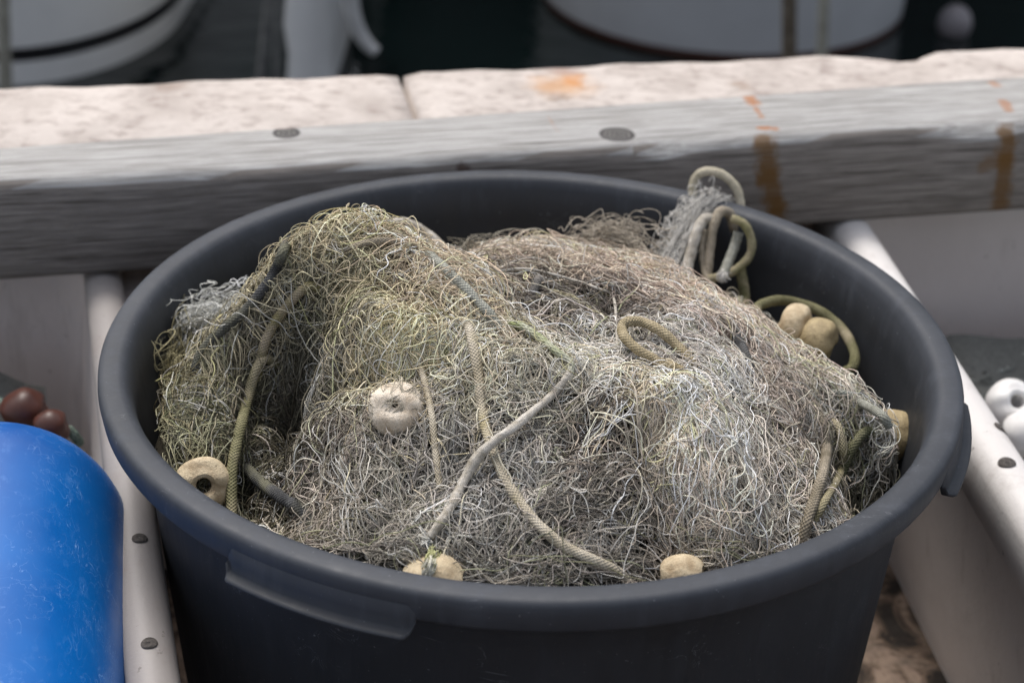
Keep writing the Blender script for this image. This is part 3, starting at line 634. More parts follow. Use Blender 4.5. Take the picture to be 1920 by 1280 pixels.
def strands_mesh(name, parts, parent, loc=(0, 0, 0)):
    Vs = []; Fs = []; Cs = []; off = 0
    for V, F, Cc in parts:
        Vs.append(V); Fs.append(F+off); Cs.append(Cc); off += len(V)
    V = np.concatenate(Vs).astype(np.float32)-np.array(loc, np.float32); F = np.concatenate(Fs).astype(np.int32); Cc = np.concatenate(Cs)
    me = bpy.data.meshes.new(name); me.vertices.add(len(V)); me.vertices.foreach_set('co', V.ravel())
    me.loops.add(F.size); me.loops.foreach_set('vertex_index', F.ravel()); me.polygons.add(len(F))
    me.polygons.foreach_set('loop_start', np.arange(0, F.size, 4, dtype=np.int32))
    me.polygons.foreach_set('use_smooth', np.ones(len(F), bool)); me.update(calc_edges=True)
    at = me.attributes.new('tint', 'FLOAT_COLOR', 'POINT'); at.data.foreach_set('color', np.hstack([np.clip(Cc, 0.01, 0.9), np.ones((len(Cc), 1))]).astype(np.float32).ravel())
    me.materials.append(TWINE); o = bpy.data.objects.new(name, me); COL.objects.link(o)
    if parent is not None: o.parent = parent
    return o
PATCH = smooth_noise(77, 14)*.7+smooth_noise(78, 30)*.6
def tint_of(x, y, dark=1.0):
    c, th, q = zones(x, y); n = len(x)
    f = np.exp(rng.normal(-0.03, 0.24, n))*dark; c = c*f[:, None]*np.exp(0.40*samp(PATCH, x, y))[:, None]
    c = c*(1+rng.normal(0, 0.016, (n, 3)))
    g = rng.random(n) < 0.05; c[g] *= np.array([0.86, 0.93, 0.72])       # algae-green threads
    wv = rng.random(n) < 0.10; c[wv] = c[wv]*0.3+np.array([.66, .65, .62])*0.7
    return c, th, q
RMAX = 0.2625
def start_points(n, wfun=None):
    x = np.empty(0); y = np.empty(0)
    while len(x) < n:
        a = rng.uniform(-RMAX, RMAX, n*2); b = rng.uniform(-RMAX, RMAX, n*2)
        s = np.sqrt(1+samp(DHx, a, b)**2+samp(DHy, a, b)**2)
        k = (np.hypot(a, b) < RMAX-0.004) & (rng.random(n*2) < s/3.0)
        if wfun is not None: k &= rng.random(n*2) < wfun(a, b)
        x = np.r_[x, a[k]]; y = np.r_[y, b[k]]
    return x[:n], y[:n]
def curly(n, K, step, lift0, lift1, rad, curlmul=1.0, wfun=None, dark=1.0, H=None, spread=1.0, clump=1):
    """long wandering threads that follow the heap"""
    H = Hn if H is None else H
    m = clump; ng = max(1, n//m); n = ng*m
    x, y = start_points(ng, wfun); c, th, q = tint_of(x, y, dark)
    th = th+rng.normal(0, 0.5*spread, ng)*(0.4+q)+np.where(rng.random(ng) < 0.5, math.pi, 0)
    f1 = rng.uniform(60, 200, ng); p1 = rng.uniform(0, 6.28, ng); am = rng.uniform(0.0006, 0.0035, ng); lift = rng.uniform(lift0, lift1, ng)
    kb_ = (18+132*q)*curlmul*rng.lognormal(0, 0.35, ng)
    bias = rng.normal(0, 0.55, ng)*(rng.random(ng) < 0.5)
    wl = rng.uniform(0.010, 0.032, (2, ng)); wp = rng.uniform(0, 6.28, (2, ng)); wa = rng.normal(0, 0.9, (2, ng))
    rp = lambda a: np.repeat(a, m, axis=-1)
    j1 = 1.0 if m > 1 else 0.0
    off = rng.normal(0, 0.0024, n)*j1; al = rng.normal(0, 0.004, n)*j1; th0 = rp(th)
    x = rp(x)-off*np.sin(th0)+al*np.cos(th0); y = rp(y)+off*np.cos(th0)+al*np.sin(th0); th = th0+rng.normal(0, 0.16, n)*j1
    c = np.repeat(c, m, axis=0)*np.exp(rng.normal(0, 0.13, n)*j1)[:, None]; lift = rp(lift)+rng.normal(0, 0.0012, n)*j1
    f1, p1, am, kb_, bias = map(rp, (f1, p1, am, kb_, bias)); wl = rp(wl)*np.exp(rng.normal(0, .03, n)*j1); wp = rp(wp)+rng.normal(0, .22, (2, n))*j1; wa = rp(wa)+rng.normal(0, .12, (2, n))*j1
    q = rp(q); P = np.empty((n, K, 3))
    for k in range(K):
        s = k*step
        hx = samp(DHx, x, y); hy = samp(DHy, x, y); nn = np.sqrt(1+hx*hx+hy*hy); l1 = np.sqrt(1+hx*hx)
        e1x = 1/l1; e1z = hx/l1                                  # e1 in the surface, e2 = n x e1
        nx, ny, nz = -hx/nn, -hy/nn, 1/nn
        e2x = ny*e1z; e2y = nz*e1x-nx*e1z
        lf_ = lift+am*np.sin(f1*s+p1)-0.0055*(max(0, 1-k/5)+max(0, 1-(K-1-k)/5))
        P[:, k, 0] = x+nx*lf_; P[:, k, 1] = y+ny*lf_; P[:, k, 2] = samp(H, x, y)+nz*lf_
        kap = wa[0]*np.sin(6.283*s/wl[0]+wp[0])+wa[1]*np.sin(6.283*s/wl[1]+wp[1]); th = th+(kap+bias)*kb_*step
        dx_ = np.cos(th)*e1x+np.sin(th)*e2x; dy_ = np.sin(th)*e2y
        r = np.hypot(x, y); out_ = (r > RMAX-0.012) & (dx_*x+dy_*y > 0)
        th = th+np.where(out_, 0.45*np.sign(x*dy_-y*dx_+1e-9), 0)
        x = x+step*dx_; y = y+step*dy_; r = np.hypot(x, y); o = r > RMAX+0.004
        x = np.where(o, x*(RMAX+0.004)/r, x); y = np.where(o, y*(RMAX+0.004)/r, y)
    # light smoothing
    P[:, 1:-1] = (P[:, :-2]+2*P[:, 1:-1]+P[:, 2:])/4
    return sweep(P, rad*rng.uniform(0.8, 1.2, n), c)
def meshes(nk, gap, slack, lift, rad, wfun=None, K=10, dark=1.0):
    """knots with four slack legs each"""
    x, y = start_points(nk, wfun); c, th, q = tint_of(x, y, dark); out = []
    X = np.repeat(x, 4); Y = np.repeat(y, 4); C4 = np.repeat(c, 4, axis=0)*np.exp(rng.normal(0, 0.08, nk*4))[:, None]; Q = np.repeat(q, 4)
    TH = np.repeat(th, 4)+np.tile([0.45, -0.45, math.pi+0.45, math.pi-0.45], nk)+rng.normal(0, 0.45, nk*4)
    g = gap*rng.lognormal(0, 0.35, nk*4); ex = X+g*np.cos(TH); ey = Y+g*np.sin(TH)
    l0 = np.repeat(rng.uniform(0, lift, nk), 4); l1 = rng.uniform(0, lift, nk*4)
    sl = slack*(0.5+Q)*rng.lognormal(0, 0.3, nk*4)*g
    a1 = TH+rng.normal(0, 1.0, nk*4); a2 = TH+rng.normal(0, 1.0, nk*4)
    t = np.linspace(0, 1, K)[None, :]
    p0 = X[:, None]; p3 = ex[:, None]; p1 = (X+sl*np.cos(a1))[:, None]; p2 = (ex-sl*np.cos(a2))[:, None]
    q0 = Y[:, None]; q3 = ey[:, None]; q1 = (Y+sl*np.sin(a1))[:, None]; q2 = (ey-sl*np.sin(a2))[:, None]
    bz = lambda a, b, cc, d: a*(1-t)**3+3*b*t*(1-t)**2+3*cc*t*t*(1-t)+d*t**3
    PX = bz(p0, p1, p2, p3); PY = bz(q0, q1, q2, q3); r = np.hypot(PX, PY); s = np.where(r > RMAX, RMAX/r, 1); PX = PX*s; PY = PY*s
    arch = rng.exponential(0.0028, nk*4)[:, None]*4*t*(1-t)
    PZ = samp(Hn, PX.ravel(), PY.ravel()).reshape(PX.shape)+l0[:, None]*(1-t)+l1[:, None]*t+arch
    return sweep(np.stack([PX, PY, PZ], -1), rad*rng.uniform(0.85, 1.2, nk*4), C4)
def bundle(path, spread, n, K, rad, col, wave=0.004, freq=140, jitter=0.2, loops=0.0):
    """gathered hank of threads along a path"""
    C_ = catmull(np.array(path), 12); L = np.r_[0, np.cumsum(np.linalg.norm(np.diff(C_, axis=0), axis=1))]; tot = L[-1]
    P = np.empty((n, K, 3)); off = np.clip(rng.standard_normal((n, 3)), -1.7, 1.7)*spread*0.5; s0 = rng.uniform(-0.1, 0.55, n)*tot; ln = rng.uniform(0.35, 0.9, n)*tot
    ph = rng.uniform(0, 6.28, (n, 3)); am = wave*np.minimum(rng.lognormal(-0.2, 0.5, (n, 3)), 1.6); fr = freq*rng.uniform(0.5, 1.5, (n, 3))
    for k in range(K):
        s = np.clip(s0+ln*k/(K-1), 0, tot); b = np.stack([np.interp(s, L, C_[:, i]) for i in range(3)], 1)
        P[:, k] = b+off*(1+0.5*np.sin(s[:, None]*40+ph[:, :1]))+am*np.sin(fr*(s0+ln*k/(K-1))[:, None]+ph)
    c = np.array(col)[None, :]*np.exp(rng.normal(0, jitter, n))[:, None]
    return sweep(P, rad*rng.uniform(0.8, 1.2, n), c)
net = thing('fishing_net', (0, 0, -0.2), 'tangled pale grey and cream fishing net heaped in the dark tub', 'fishing net')
net_loc = (0, 0, -0.2)
fold_pts = np.array([hit(u, v)[:2] for u, v in ((340, 760), (370, 680), (430, 590), (500, 500), (580, 455), (660, 450), (740, 470), (660, 540), (740, 560), (820, 560), (820, 620), (890, 600), (960, 650), (1010, 680), (700, 620), (400, 800), (340, 840))])
def infold(a, b):
    d = np.min(np.hypot(a[:, None]-fold_pts[:, 0], b[:, None]-fold_pts[:, 1]), axis=1); return (d < 0.033).astype(float)
rest = lambda a, b: 1-infold(a, b)
TR = 0.00034
def layer(wf, k):  # deep strands tinted darker, top ones lighter: gap shade put into tint
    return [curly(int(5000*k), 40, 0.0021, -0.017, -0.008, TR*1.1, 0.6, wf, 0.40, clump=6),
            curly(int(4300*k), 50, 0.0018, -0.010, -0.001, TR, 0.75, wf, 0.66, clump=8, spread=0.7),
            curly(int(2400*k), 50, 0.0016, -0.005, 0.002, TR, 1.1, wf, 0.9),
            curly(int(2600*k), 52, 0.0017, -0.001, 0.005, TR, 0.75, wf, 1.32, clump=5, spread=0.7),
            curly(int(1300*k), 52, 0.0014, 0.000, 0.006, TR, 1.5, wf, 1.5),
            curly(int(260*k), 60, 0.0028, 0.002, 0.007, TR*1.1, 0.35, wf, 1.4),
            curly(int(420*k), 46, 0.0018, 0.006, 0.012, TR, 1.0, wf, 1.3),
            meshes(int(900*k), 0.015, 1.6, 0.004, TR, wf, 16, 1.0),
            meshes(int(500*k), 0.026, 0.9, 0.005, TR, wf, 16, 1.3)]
def drape(pts, width, n, tone=1.1, K=44, wave=.0012, lift=.006):
    '''a gathered fold of parallel threads lying along the heap'''
    C_ = catmull(np.array([hit(u, v)[:2] for u, v in pts]), 12); L = np.r_[0, np.cumsum(np.hypot(*np.diff(C_, axis=0).T))]; tot = L[-1]
    T_ = np.gradient(C_, axis=0); T_ /= np.linalg.norm(T_, axis=1)[:, None]
    o = rng.normal(0, width*.45, n); s0 = rng.uniform(-.1, .45, n)*tot; ln = rng.uniform(.4, .9, n)*tot; P = np.empty((n, K, 3)); ph = rng.uniform(0, 6.28, (3, n)); fr = rng.uniform(120, 420, (2, n)); am = wave*rng.lognormal(0, .5, n)
    lf = rng.uniform(.0, 1, n); fan = rng.uniform(.7, 1.3, n)
    for k in range(K):
        sg = s0+ln*k/(K-1); q = np.clip(sg, 0, tot); x = np.interp(q, L, C_[:, 0]); y = np.interp(q, L, C_[:, 1]); tx = np.interp(q, L, T_[:, 0]); ty = np.interp(q, L, T_[:, 1])
        oo = o*(.75+.5*q/tot*fan)+am*np.sin(fr[0]*sg+ph[0])+.0014*np.sin(45*sg+ph[1]); al = am*np.cos(fr[1]*sg+ph[2])
        x = x-ty*oo+tx*al; y = y+tx*oo+ty*al; r = np.hypot(x, y); w_ = np.where(r > RMAX, RMAX/r, 1); x = x*w_; y = y*w_
        e_ = max(0, 1-k/5)+max(0, 1-(K-1-k)/5)
        P[:, k] = np.stack([x, y, samp(Hn, x, y)+lift*lf*np.exp(-(o/width)**2)-.006*e_], 1)
    m_ = K//2; c_, _, _ = tint_of(P[:, m_, 0], P[:, m_, 1], tone)
    return sweep(P, np.full(n, TR), c_)
def sheet(u, v, n, cell, ang, seed, sx=1.0, sy=0.6, tone=1.25):
    '''a patch of knotted diamond netting lying slack over the heap'''
    r_ = np.random.default_rng(seed); c0 = hit(u, v); i, j = np.meshgrid(np.arange(n), np.arange(n)); fx = smooth_noise(seed, 5, (n, n)); fy = smooth_noise(seed+1, 5, (n, n))
    a = (i-n/2)*cell*sx+fx*cell*1.6+r_.normal(0, .18*cell, (n, n)); b = (j-n/2)*cell*sy+fy*cell*1.2+r_.normal(0, .18*cell, (n, n))
    X = c0[0]+a*math.cos(ang)-b*math.sin(ang); Y = c0[1]+a*math.sin(ang)+b*math.cos(ang); Lz = 0.001+0.005*r_.random((n, n))
    P = []; t = np.linspace(0, 1, 12)
    for jj in range(n-1):
        for ii in range(n):
            for di in ((0, 1) if jj % 2 == 0 else (0, -1)):
                i2 = ii+di
                if not 0 <= i2 < n or r_.random() < .12: continue
                A = np.array([X[jj, ii], Y[jj, ii]]); B = np.array([X[jj+1, i2], Y[jj+1, i2]]); d_ = B-A; pn_ = np.array([-d_[1], d_[0]]); bl_ = r_.normal(0, .45)
                q_ = A+d_*t[:, None]+pn_*(bl_*4*t*(1-t)+r_.normal(0, .15)*np.sin(6.28*t))[:, None]
                if np.hypot(q_[:, 0], q_[:, 1]).max() > RMAX: continue
                P.append(np.c_[q_, samp(Hn, q_[:, 0], q_[:, 1])+Lz[jj, ii]*(1-t)+Lz[jj+1, i2]*t+abs(r_.normal(0, .0025))*4*t*(1-t)])
    P = np.array(P); c_, _, _ = tint_of(P[:, 5, 0], P[:, 5, 1], tone)
    return sweep(P, np.full(len(P), TR*1.1), c_)
def core():  # dark filler under the strands; shade of the depths put into its colour
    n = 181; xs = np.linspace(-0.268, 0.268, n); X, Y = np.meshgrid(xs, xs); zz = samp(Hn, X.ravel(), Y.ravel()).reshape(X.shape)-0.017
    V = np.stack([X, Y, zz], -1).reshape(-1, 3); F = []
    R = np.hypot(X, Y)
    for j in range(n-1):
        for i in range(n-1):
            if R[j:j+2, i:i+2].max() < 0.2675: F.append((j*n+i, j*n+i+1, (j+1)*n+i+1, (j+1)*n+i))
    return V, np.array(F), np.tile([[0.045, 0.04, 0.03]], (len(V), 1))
# hank at the back right, tuft at the left, little mound at the back
def W(u, v, y): return px(u, v, y=y)
strands_mesh('net_hank', [bundle([W(1345, 372, .245), W(1318, 392, .235), W(1290, 440, .215), W(1262, 495, .19), W(1245, 540, .17)], 0.0085, 300, 34, TR, (.66, .64, .60), 0.0022, 120),
    bundle([W(1335, 375, .25), W(1355, 378, .252), W(1372, 392, .252)], 0.005, 60, 24, TR, (.6, .58, .54), 0.002, 130),
    bundle([W(1325, 350, .245), W(1290, 400, .235), W(1258, 450, .215), W(1240, 500, .19)], 0.010, 55, 60, TR, (.62, .60, .56), 0.0052, 330)], net, net_loc)['label'] = 'frayed white hank of netting gathered against the rim'
strands_mesh('net_tuft', [bundle([W(330, 640, .05), W(350, 600, .07), W(390, 590, .075), W(440, 575, .07)], 0.017, 150, 40, TR*1.1, (.70, .70, .66), 0.0035, 260),
    bundle([W(310, 740, .02), W(325, 690, .03), W(345, 650, .05)], 0.020, 160, 34, TR*1.1, (.40, .36, .22), 0.005, 200),
    bundle([W(350, 612, .06), W(345, 650, .06), W(330, 700, .035)], 0.018, 120, 34, TR*1.1, (.30, .28, .2), 0.005, 200)], net, net_loc)['label'] = 'blurred whitish tuft of netting beside the left inner wall'
strands_mesh('net_tuft', [bundle([W(1075, 480, .16), W(1110, 458, .17), W(1160, 456, .17), W(1210, 490, .15)], 0.019, 330, 34, TR, (.44, .39, .32), 0.0035, 240),
    bundle([W(860, 480, .15), W(900, 470, .16), W(960, 470, .16)], 0.012, 130, 34, TR, (.36, .33, .27), 0.003, 240)], net, net_loc)['label'] = 'rounded tuft of netting at the back of the heap'
# fly-away loops along the top of the left fold and elsewhere
def loops(spec, n, sz, col):
    Ps = []
    for _ in range(n):
        u, v, su_, sv_ = spec[rng.integers(len(spec))]; b = hit(u+rng.normal(0, su_), v+rng.normal(0, sv_), -0.003)
        if math.hypot(b[0], b[1]) > 0.25 or abs(b[2]+0.003-float(samp(Hn, b[:1], b[1:2])[0])) > 0.004: continue
        h = min(sz*rng.lognormal(0, 0.4), .014); b = b-np.array([0, 0, .003]); wd = h*rng.uniform(0.3, 0.9); t = np.linspace(-0.15, 1.15, 18); a = rng.uniform(-0.9, 0.9); ty = rng.uniform(-0.5, 0.5)
        X = wd*np.sin(2*math.pi*t*0.8+a)+h*a*0.4*t; Zz = h*np.sin(math.pi*t)
        ph = rng.uniform(0, 3.1); Ps.append(b+np.stack([X*math.cos(ph), X*math.sin(ph)+ty*Zz, Zz], 1))
    Ps = np.array(Ps); n = len(Ps); c = np.array(col)[None, :]*np.exp(rng.normal(0, 0.2, n))[:, None]
    return sweep(Ps, TR*rng.uniform(0.85, 1.15, n), c)
top = [(560, 445, 30, 8), (640, 430, 30, 8), (700, 430, 30, 8), (770, 460, 25, 10), (820, 500, 20, 12), (480, 520, 15, 25), (300, 780, 12, 25), (660, 540, 50, 40), (860, 560, 30, 20), (940, 620, 30, 20)]
SH = [sheet(*a) for a in ((1120, 640, 14, .011, .3, 21), (1000, 900, 15, .012, .9, 23), (1340, 700, 15, .010, 2.2, 25), (720, 900, 15, .011, 1.4, 27), (1430, 830, 14, .011, .5, 29), (1180, 1000, 14, .011, 2.6, 31), (620, 760, 12, .011, .1, 33))]
DR = [drape(*a) for a in (([(1225, 715), (1270, 800), (1310, 900), (1340, 1010)], .016, 230, 1.25), ([(1250, 720), (1330, 790), (1400, 880), (1450, 980)], .014, 170, 1.15), ([(1210, 730), (1215, 820), (1240, 920), (1270, 1030)], .012, 150, 1.2),
    ([(1180, 520), (1270, 560), (1360, 610), (1450, 680)], .013, 170, 1.1), ([(1060, 520), (1160, 530), (1260, 590)], .012, 120, 1.05), ([(900, 520), (980, 500), (1080, 520)], .010, 110, 1.0),
    ([(740, 700), (690, 800), (640, 900), (610, 1000)], .016, 200, 1.0), ([(860, 700), (850, 800), (830, 900), (800, 1000)], .012, 130, 1.0), ([(960, 740), (1010, 820), (1000, 920), (960, 1020)], .012, 120, 1.0),
    ([(1180, 780), (1110, 830), (1030, 900)], .012, 150, .85), ([(1200, 850), (1130, 900), (1040, 1000)], .012, 130, .9), ([(640, 700), (580, 760), (520, 800)], .010, 90, .85), ([(1480, 720), (1530, 790), (1560, 880)], .012, 120, 1.1),
    ([(1320, 640), (1400, 720), (1480, 800), (1530, 880)], .013, 150, 1.15), ([(1150, 980), (1060, 960), (960, 1000)], .012, 110, .95), ([(700, 860), (740, 940), (760, 1020)], .012, 110, 1.0))]
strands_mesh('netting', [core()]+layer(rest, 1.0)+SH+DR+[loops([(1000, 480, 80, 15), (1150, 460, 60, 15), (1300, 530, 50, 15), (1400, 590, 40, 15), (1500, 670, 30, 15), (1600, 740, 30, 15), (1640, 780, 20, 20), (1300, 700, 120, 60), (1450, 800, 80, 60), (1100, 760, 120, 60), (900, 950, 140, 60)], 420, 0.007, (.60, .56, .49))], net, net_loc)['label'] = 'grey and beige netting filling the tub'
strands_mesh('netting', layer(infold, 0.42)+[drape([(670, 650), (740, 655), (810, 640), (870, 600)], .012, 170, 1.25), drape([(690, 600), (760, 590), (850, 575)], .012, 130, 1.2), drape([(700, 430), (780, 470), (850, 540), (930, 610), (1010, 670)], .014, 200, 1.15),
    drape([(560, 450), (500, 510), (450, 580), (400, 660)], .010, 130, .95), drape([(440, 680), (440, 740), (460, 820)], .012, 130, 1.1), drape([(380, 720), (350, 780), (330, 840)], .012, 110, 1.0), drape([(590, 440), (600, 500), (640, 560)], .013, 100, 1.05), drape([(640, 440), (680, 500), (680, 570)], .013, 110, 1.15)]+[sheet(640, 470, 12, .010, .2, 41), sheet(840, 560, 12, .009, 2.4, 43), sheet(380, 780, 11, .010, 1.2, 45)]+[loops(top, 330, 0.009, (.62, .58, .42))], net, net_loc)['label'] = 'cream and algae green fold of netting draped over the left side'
# ------------------------------------------------------------------ cords and ropes
CREAM = mat_rope('cream_braided_cord', (0.36, 0.31, 0.22), (0.58, 0.52, 0.42), (0.42, 0.36, 0.22))
TAN = mat_rope('tan_braided_cord', (0.25, 0.20, 0.11), (0.42, 0.35, 0.23))
OLIVE = mat_rope('olive_braided_cord', (0.12, 0.115, 0.055), (0.23, 0.215, 0.12), (0.36, 0.31, 0.21))
DARK = mat_rope('dark_braided_cord', (0.025, 0.026, 0.028), (0.10, 0.10, 0.10), (0.16, 0.155, 0.11))
GREYB = mat_rope('grey_blue_cord', (0.24, 0.24, 0.20), (0.38, 0.38, 0.33))
BROWN = mat_rope('brown_grey_cord', (0.20, 0.17, 0.12), (0.36, 0.31, 0.24))
WHITEC = plain('taped_cord', (0.26, 0.225, 0.17), (0.60, 0.56, 0.50), 130, 0.85, 0.8)
def rope(pts, r, mat, label, name='cord', world=False, taper=None, group='cords lying on the net'):
    P = []
    for p in pts:
        if world: P.append(p)
        elif len(p) == 3: P.append(hit(*p))
        else: P.append(px(p[0], p[1], y=p[3]))
    Q = catmull(np.array(P), 10)
    for _ in range(4 if not world else 1): Q[1:-1] = (Q[:-2]+2*Q[1:-1]+Q[2:])/4
    n = len(Q); s = np.linspace(0, 1, n); rad = r*(1+0.04*np.sin(s*37)+0.03*np.sin(s*91+1))
    if taper: rad = rad*taper(s)
    V, F, U = tube_geo(Q, rad, 14); o = mesh(name, V, F, mat, uv=U)
    return tag(o, label, 'cord', group)
dz = 0.0045
rope([(545, 450, .0), (536, 480, .008), (515, 530, .008), (470, 590, .007), (430, 625, .007), (395, 655, .006), (372, 690, .006), (360, 725, -.006)], .0036, DARK, 'dark cord running down the left fold from its crest towards the left wall')
rope([(606, 540, -.006), (586, 570, .014), (560, 610, .024), (530, 650, .026), (505, 675, .020), (488, 690, .006), (476, 698, -.014)], .0036, mat_rope('taupe_olive_cord', (0.17, 0.155, 0.06), (0.36, 0.30, 0.22)), 'thick taupe and olive cord emerging from the hollow of the left fold')
rope([(516, 670, -.006), (500, 700, .012), (482, 735, .018), (468, 790, .020), (455, 850, .022), (445, 900, .024), (438, 945, .024), (436, 1000, .008)], .0036, OLIVE, 'olive green cord hanging straight down beside the front left float')
rope([(770, 475, -.006), (800, 487, .004), (822, 510, .007), (860, 548, .008), (900, 590, .008), (930, 622, .006), (950, 642, -.012)], .0033, GREYB, 'straight grey-green cord slanting across the cream fold')
rope([(862, 592, -.010), (876, 630, .009), (888, 680, .010), (897, 730, .010), (905, 790, .005), (922, 850, .005), (945, 905, .004), (975, 955, .005), (1010, 1000, .006), (1055, 1040, .007), (1110, 1070, .008), (1160, 1090, .006), (1200, 1105, -.004)], .0033, CREAM, 'long cream braided cord curving down the middle to the front rim')
rope([(778, 655, -.010), (788, 700, .006), (800, 750, .007), (810, 800, .007), (816, 860, .007), (822, 905, .006), (832, 955, -.010)], .0022, CREAM, 'thin pale cord hanging straight down right of the central float')
kp = [(1072, 700, .004), (1058, 732, .008), (1035, 765, .010), (1000, 800, .012), (965, 835, .014), (930, 865, .016), (895, 893, .014), (870, 925, .010), (848, 965, .008), (825, 1000, .008), (806, 1028, .008)]
rope(kp, .0028, WHITEC, 'pale taped cord slanting across the long cream cord, with a frayed end', taper=lambda s: 1+0.35*np.exp(-((s-.62)/.05)**2)+0.2*np.exp(-((s-.78)/.03)**2)-0.15*(s < .3))
rope([(925, 618, -.002), (965, 628, .008), (1005, 652, .009), (1040, 678, .008), (1068, 696, .006), (1066, 720, .006), (1055, 738, .004)], .0026, mat_rope('green_white_cord', (0.30, 0.33, 0.16), (0.60, 0.58, 0.50), None, .006), 'thin green and white cord at the lower tip of the cream fold')
rope([(1318, 726, -.014), (1280, 708, .004), (1235, 697, .007), (1195, 684, .011), (1170, 668, .014), (1163, 655, .016), (1172, 646, .017), (1200, 643, .016), (1235, 652, .013), (1270, 670, .008), (1298, 690, .002), (1325, 705, -.016)], .0034, TAN, 'tan cord forming a narrow loop in the middle of the heap')
rope([(445, 870, -.004), (462, 905, .012), (490, 937, .014), (530, 962, .012), (570, 975, .006), (605, 985, -.012)], .0040, DARK, 'dark cord curving behind the front left rim')
rope([(1524, 735, -.014), (1536, 795, .004), (1546, 860, .010), (1540, 910, .011), (1525, 960, .012), (1510, 1000, .008), (1498, 1030, -.01)], .0036, BROWN, 'brown-grey cord hanging down at the right, left of its slimmer twin')
rope([(1552, 765, -.010), (1567, 820, .010), (1575, 880, .015), (1570, 925, .017), (1548, 962, .014), (1520, 992, .002)], .0027, mat_rope('khaki_cord', (0.26, 0.23, 0.13), (0.40, 0.35, 0.24)), 'slim khaki cord bending inward near the right rim')
rope([(1640, 805, -.008), (1622, 835, .012), (1600, 865, .016), (1578, 900, .010), (1562, 925, -.010)], .0034, mat_rope('dark_olive_cord', (0.07, 0.075, 0.035), (0.19, 0.18, 0.11)), 'short dark olive cord slanting near the right rim')
rope([(1545, 735, -.002), (1575, 748, .005), (1610, 768, .006), (1650, 786, .004), (1668, 792, -.003)], .0030, GREYB, 'pale grey cord slanting down to the right hand float')
rope([(1365, 605, -.002), (1380, 640, .003), (1400, 680, .003), (1412, 710, -.003)], .0034, DARK, 'charcoal cord half buried in the right side of the heap')
rope([(1018, 530, -.003), (1008, 540, .006), (1000, 560, .007), (985, 578, .002), (975, 588, -.005)], .0034, mat_rope('charcoal_cord', (0.06, 0.06, 0.06), (0.22, 0.2, 0.18)), 'short charcoal cord end poking up in the centre back')
rope([(640, 480, .003), (690, 470, .006), (740, 468, .006), (790, 480, .004), (810, 500, -.002)], .0026, BROWN, 'brown cord buried along the crest of the cream fold')
rope([(905, 520, .002), (980, 518, .006), (1060, 540, .008), (1120, 560, .008), (1150, 568, .004), (1155, 640, .006), (1160, 690, .002)], .0010, WHITEC, 'thin white string stretched across the back of the heap')
rope([W(1415, 590, .10), W(1425, 572, .12), W(1470, 563, .135), W(1530, 580, .13), W(1575, 612, .115), W(1600, 655, .09), W(1600, 685, .07), W(1578, 700, .06), W(1560, 712, .03)], .0040, OLIVE, 'olive cord arching over the paired floats at the right wall', world=True)
rope([W(728, 440, .15), W(735, 420, .155), W(760, 418, .16), W(790, 432, .16), (W(820, 455, .155)), W(840, 480, .14)], .0042, WHITEC, 'thick white cord behind the crest of the left fold', world=True)
# coil draped at the back right
gcoil = 'cords coiled over the back right rim'
rope([W(1305, 400, .25), W(1299, 365, .26), W(1303, 335, .265), W(1325, 321, .265), W(1355, 328, .262), W(1380, 352, .258), W(1389, 385, .252), W(1386, 415, .245)], .0037, mat_rope('ivory_cord', (0.42, 0.38, 0.28), (0.60, 0.54, 0.42)), 'ivory cord loop standing above the back right rim', world=True, group=gcoil)
rope([W(1378, 430, .225), W(1368, 402, .222), W(1350, 398, .215), W(1336, 428, .205), W(1330, 470, .195), W(1324, 525, .18)], .0043, BROWN, 'brown-grey cord hanging in a hook below the ivory loop', world=True, group=gcoil)
rope([W(1345, 412, .215), W(1320, 412, .208), W(1306, 438, .198), W(1294, 480, .187), W(1284, 525, .172)], .0045, WHITEC, 'thick white cord beside the frayed hank', world=True, group=gcoil)
rope([W(1372, 410, .205), W(1395, 420, .20), W(1409, 450, .195), W(1405, 480, .19), W(1380, 505, .185), W(1345, 520, .18), W(1325, 523, .175)], .0036, mat_rope('mossy_cord', (0.22, 0.21, 0.10), (0.40, 0.34, 0.24)), 'mossy tan cord loop hanging lowest at the back right', world=True, group=gcoil)
rope([W(1385, 435, .205), W(1378, 460, .20), W(1366, 490, .19), W(1356, 515, .18)], .0042, GREYB, 'short grey cord end inside the back right coil', world=True, group=gcoil)
rope([W(1322, 430, .20), W(1316, 460, .195), W(1318, 500, .185), W(1328, 530, .17)], .0022, BROWN, 'thin brown cord behind the hooked one', world=True, group=gcoil)
rope([W(1388, 505, .20), W(1394, 535, .19), W(1396, 565, .175), W(1385, 600, .15)], .0045, OLIVE, 'olive cord sinking down the inner wall below the coil', world=True, group=gcoil)
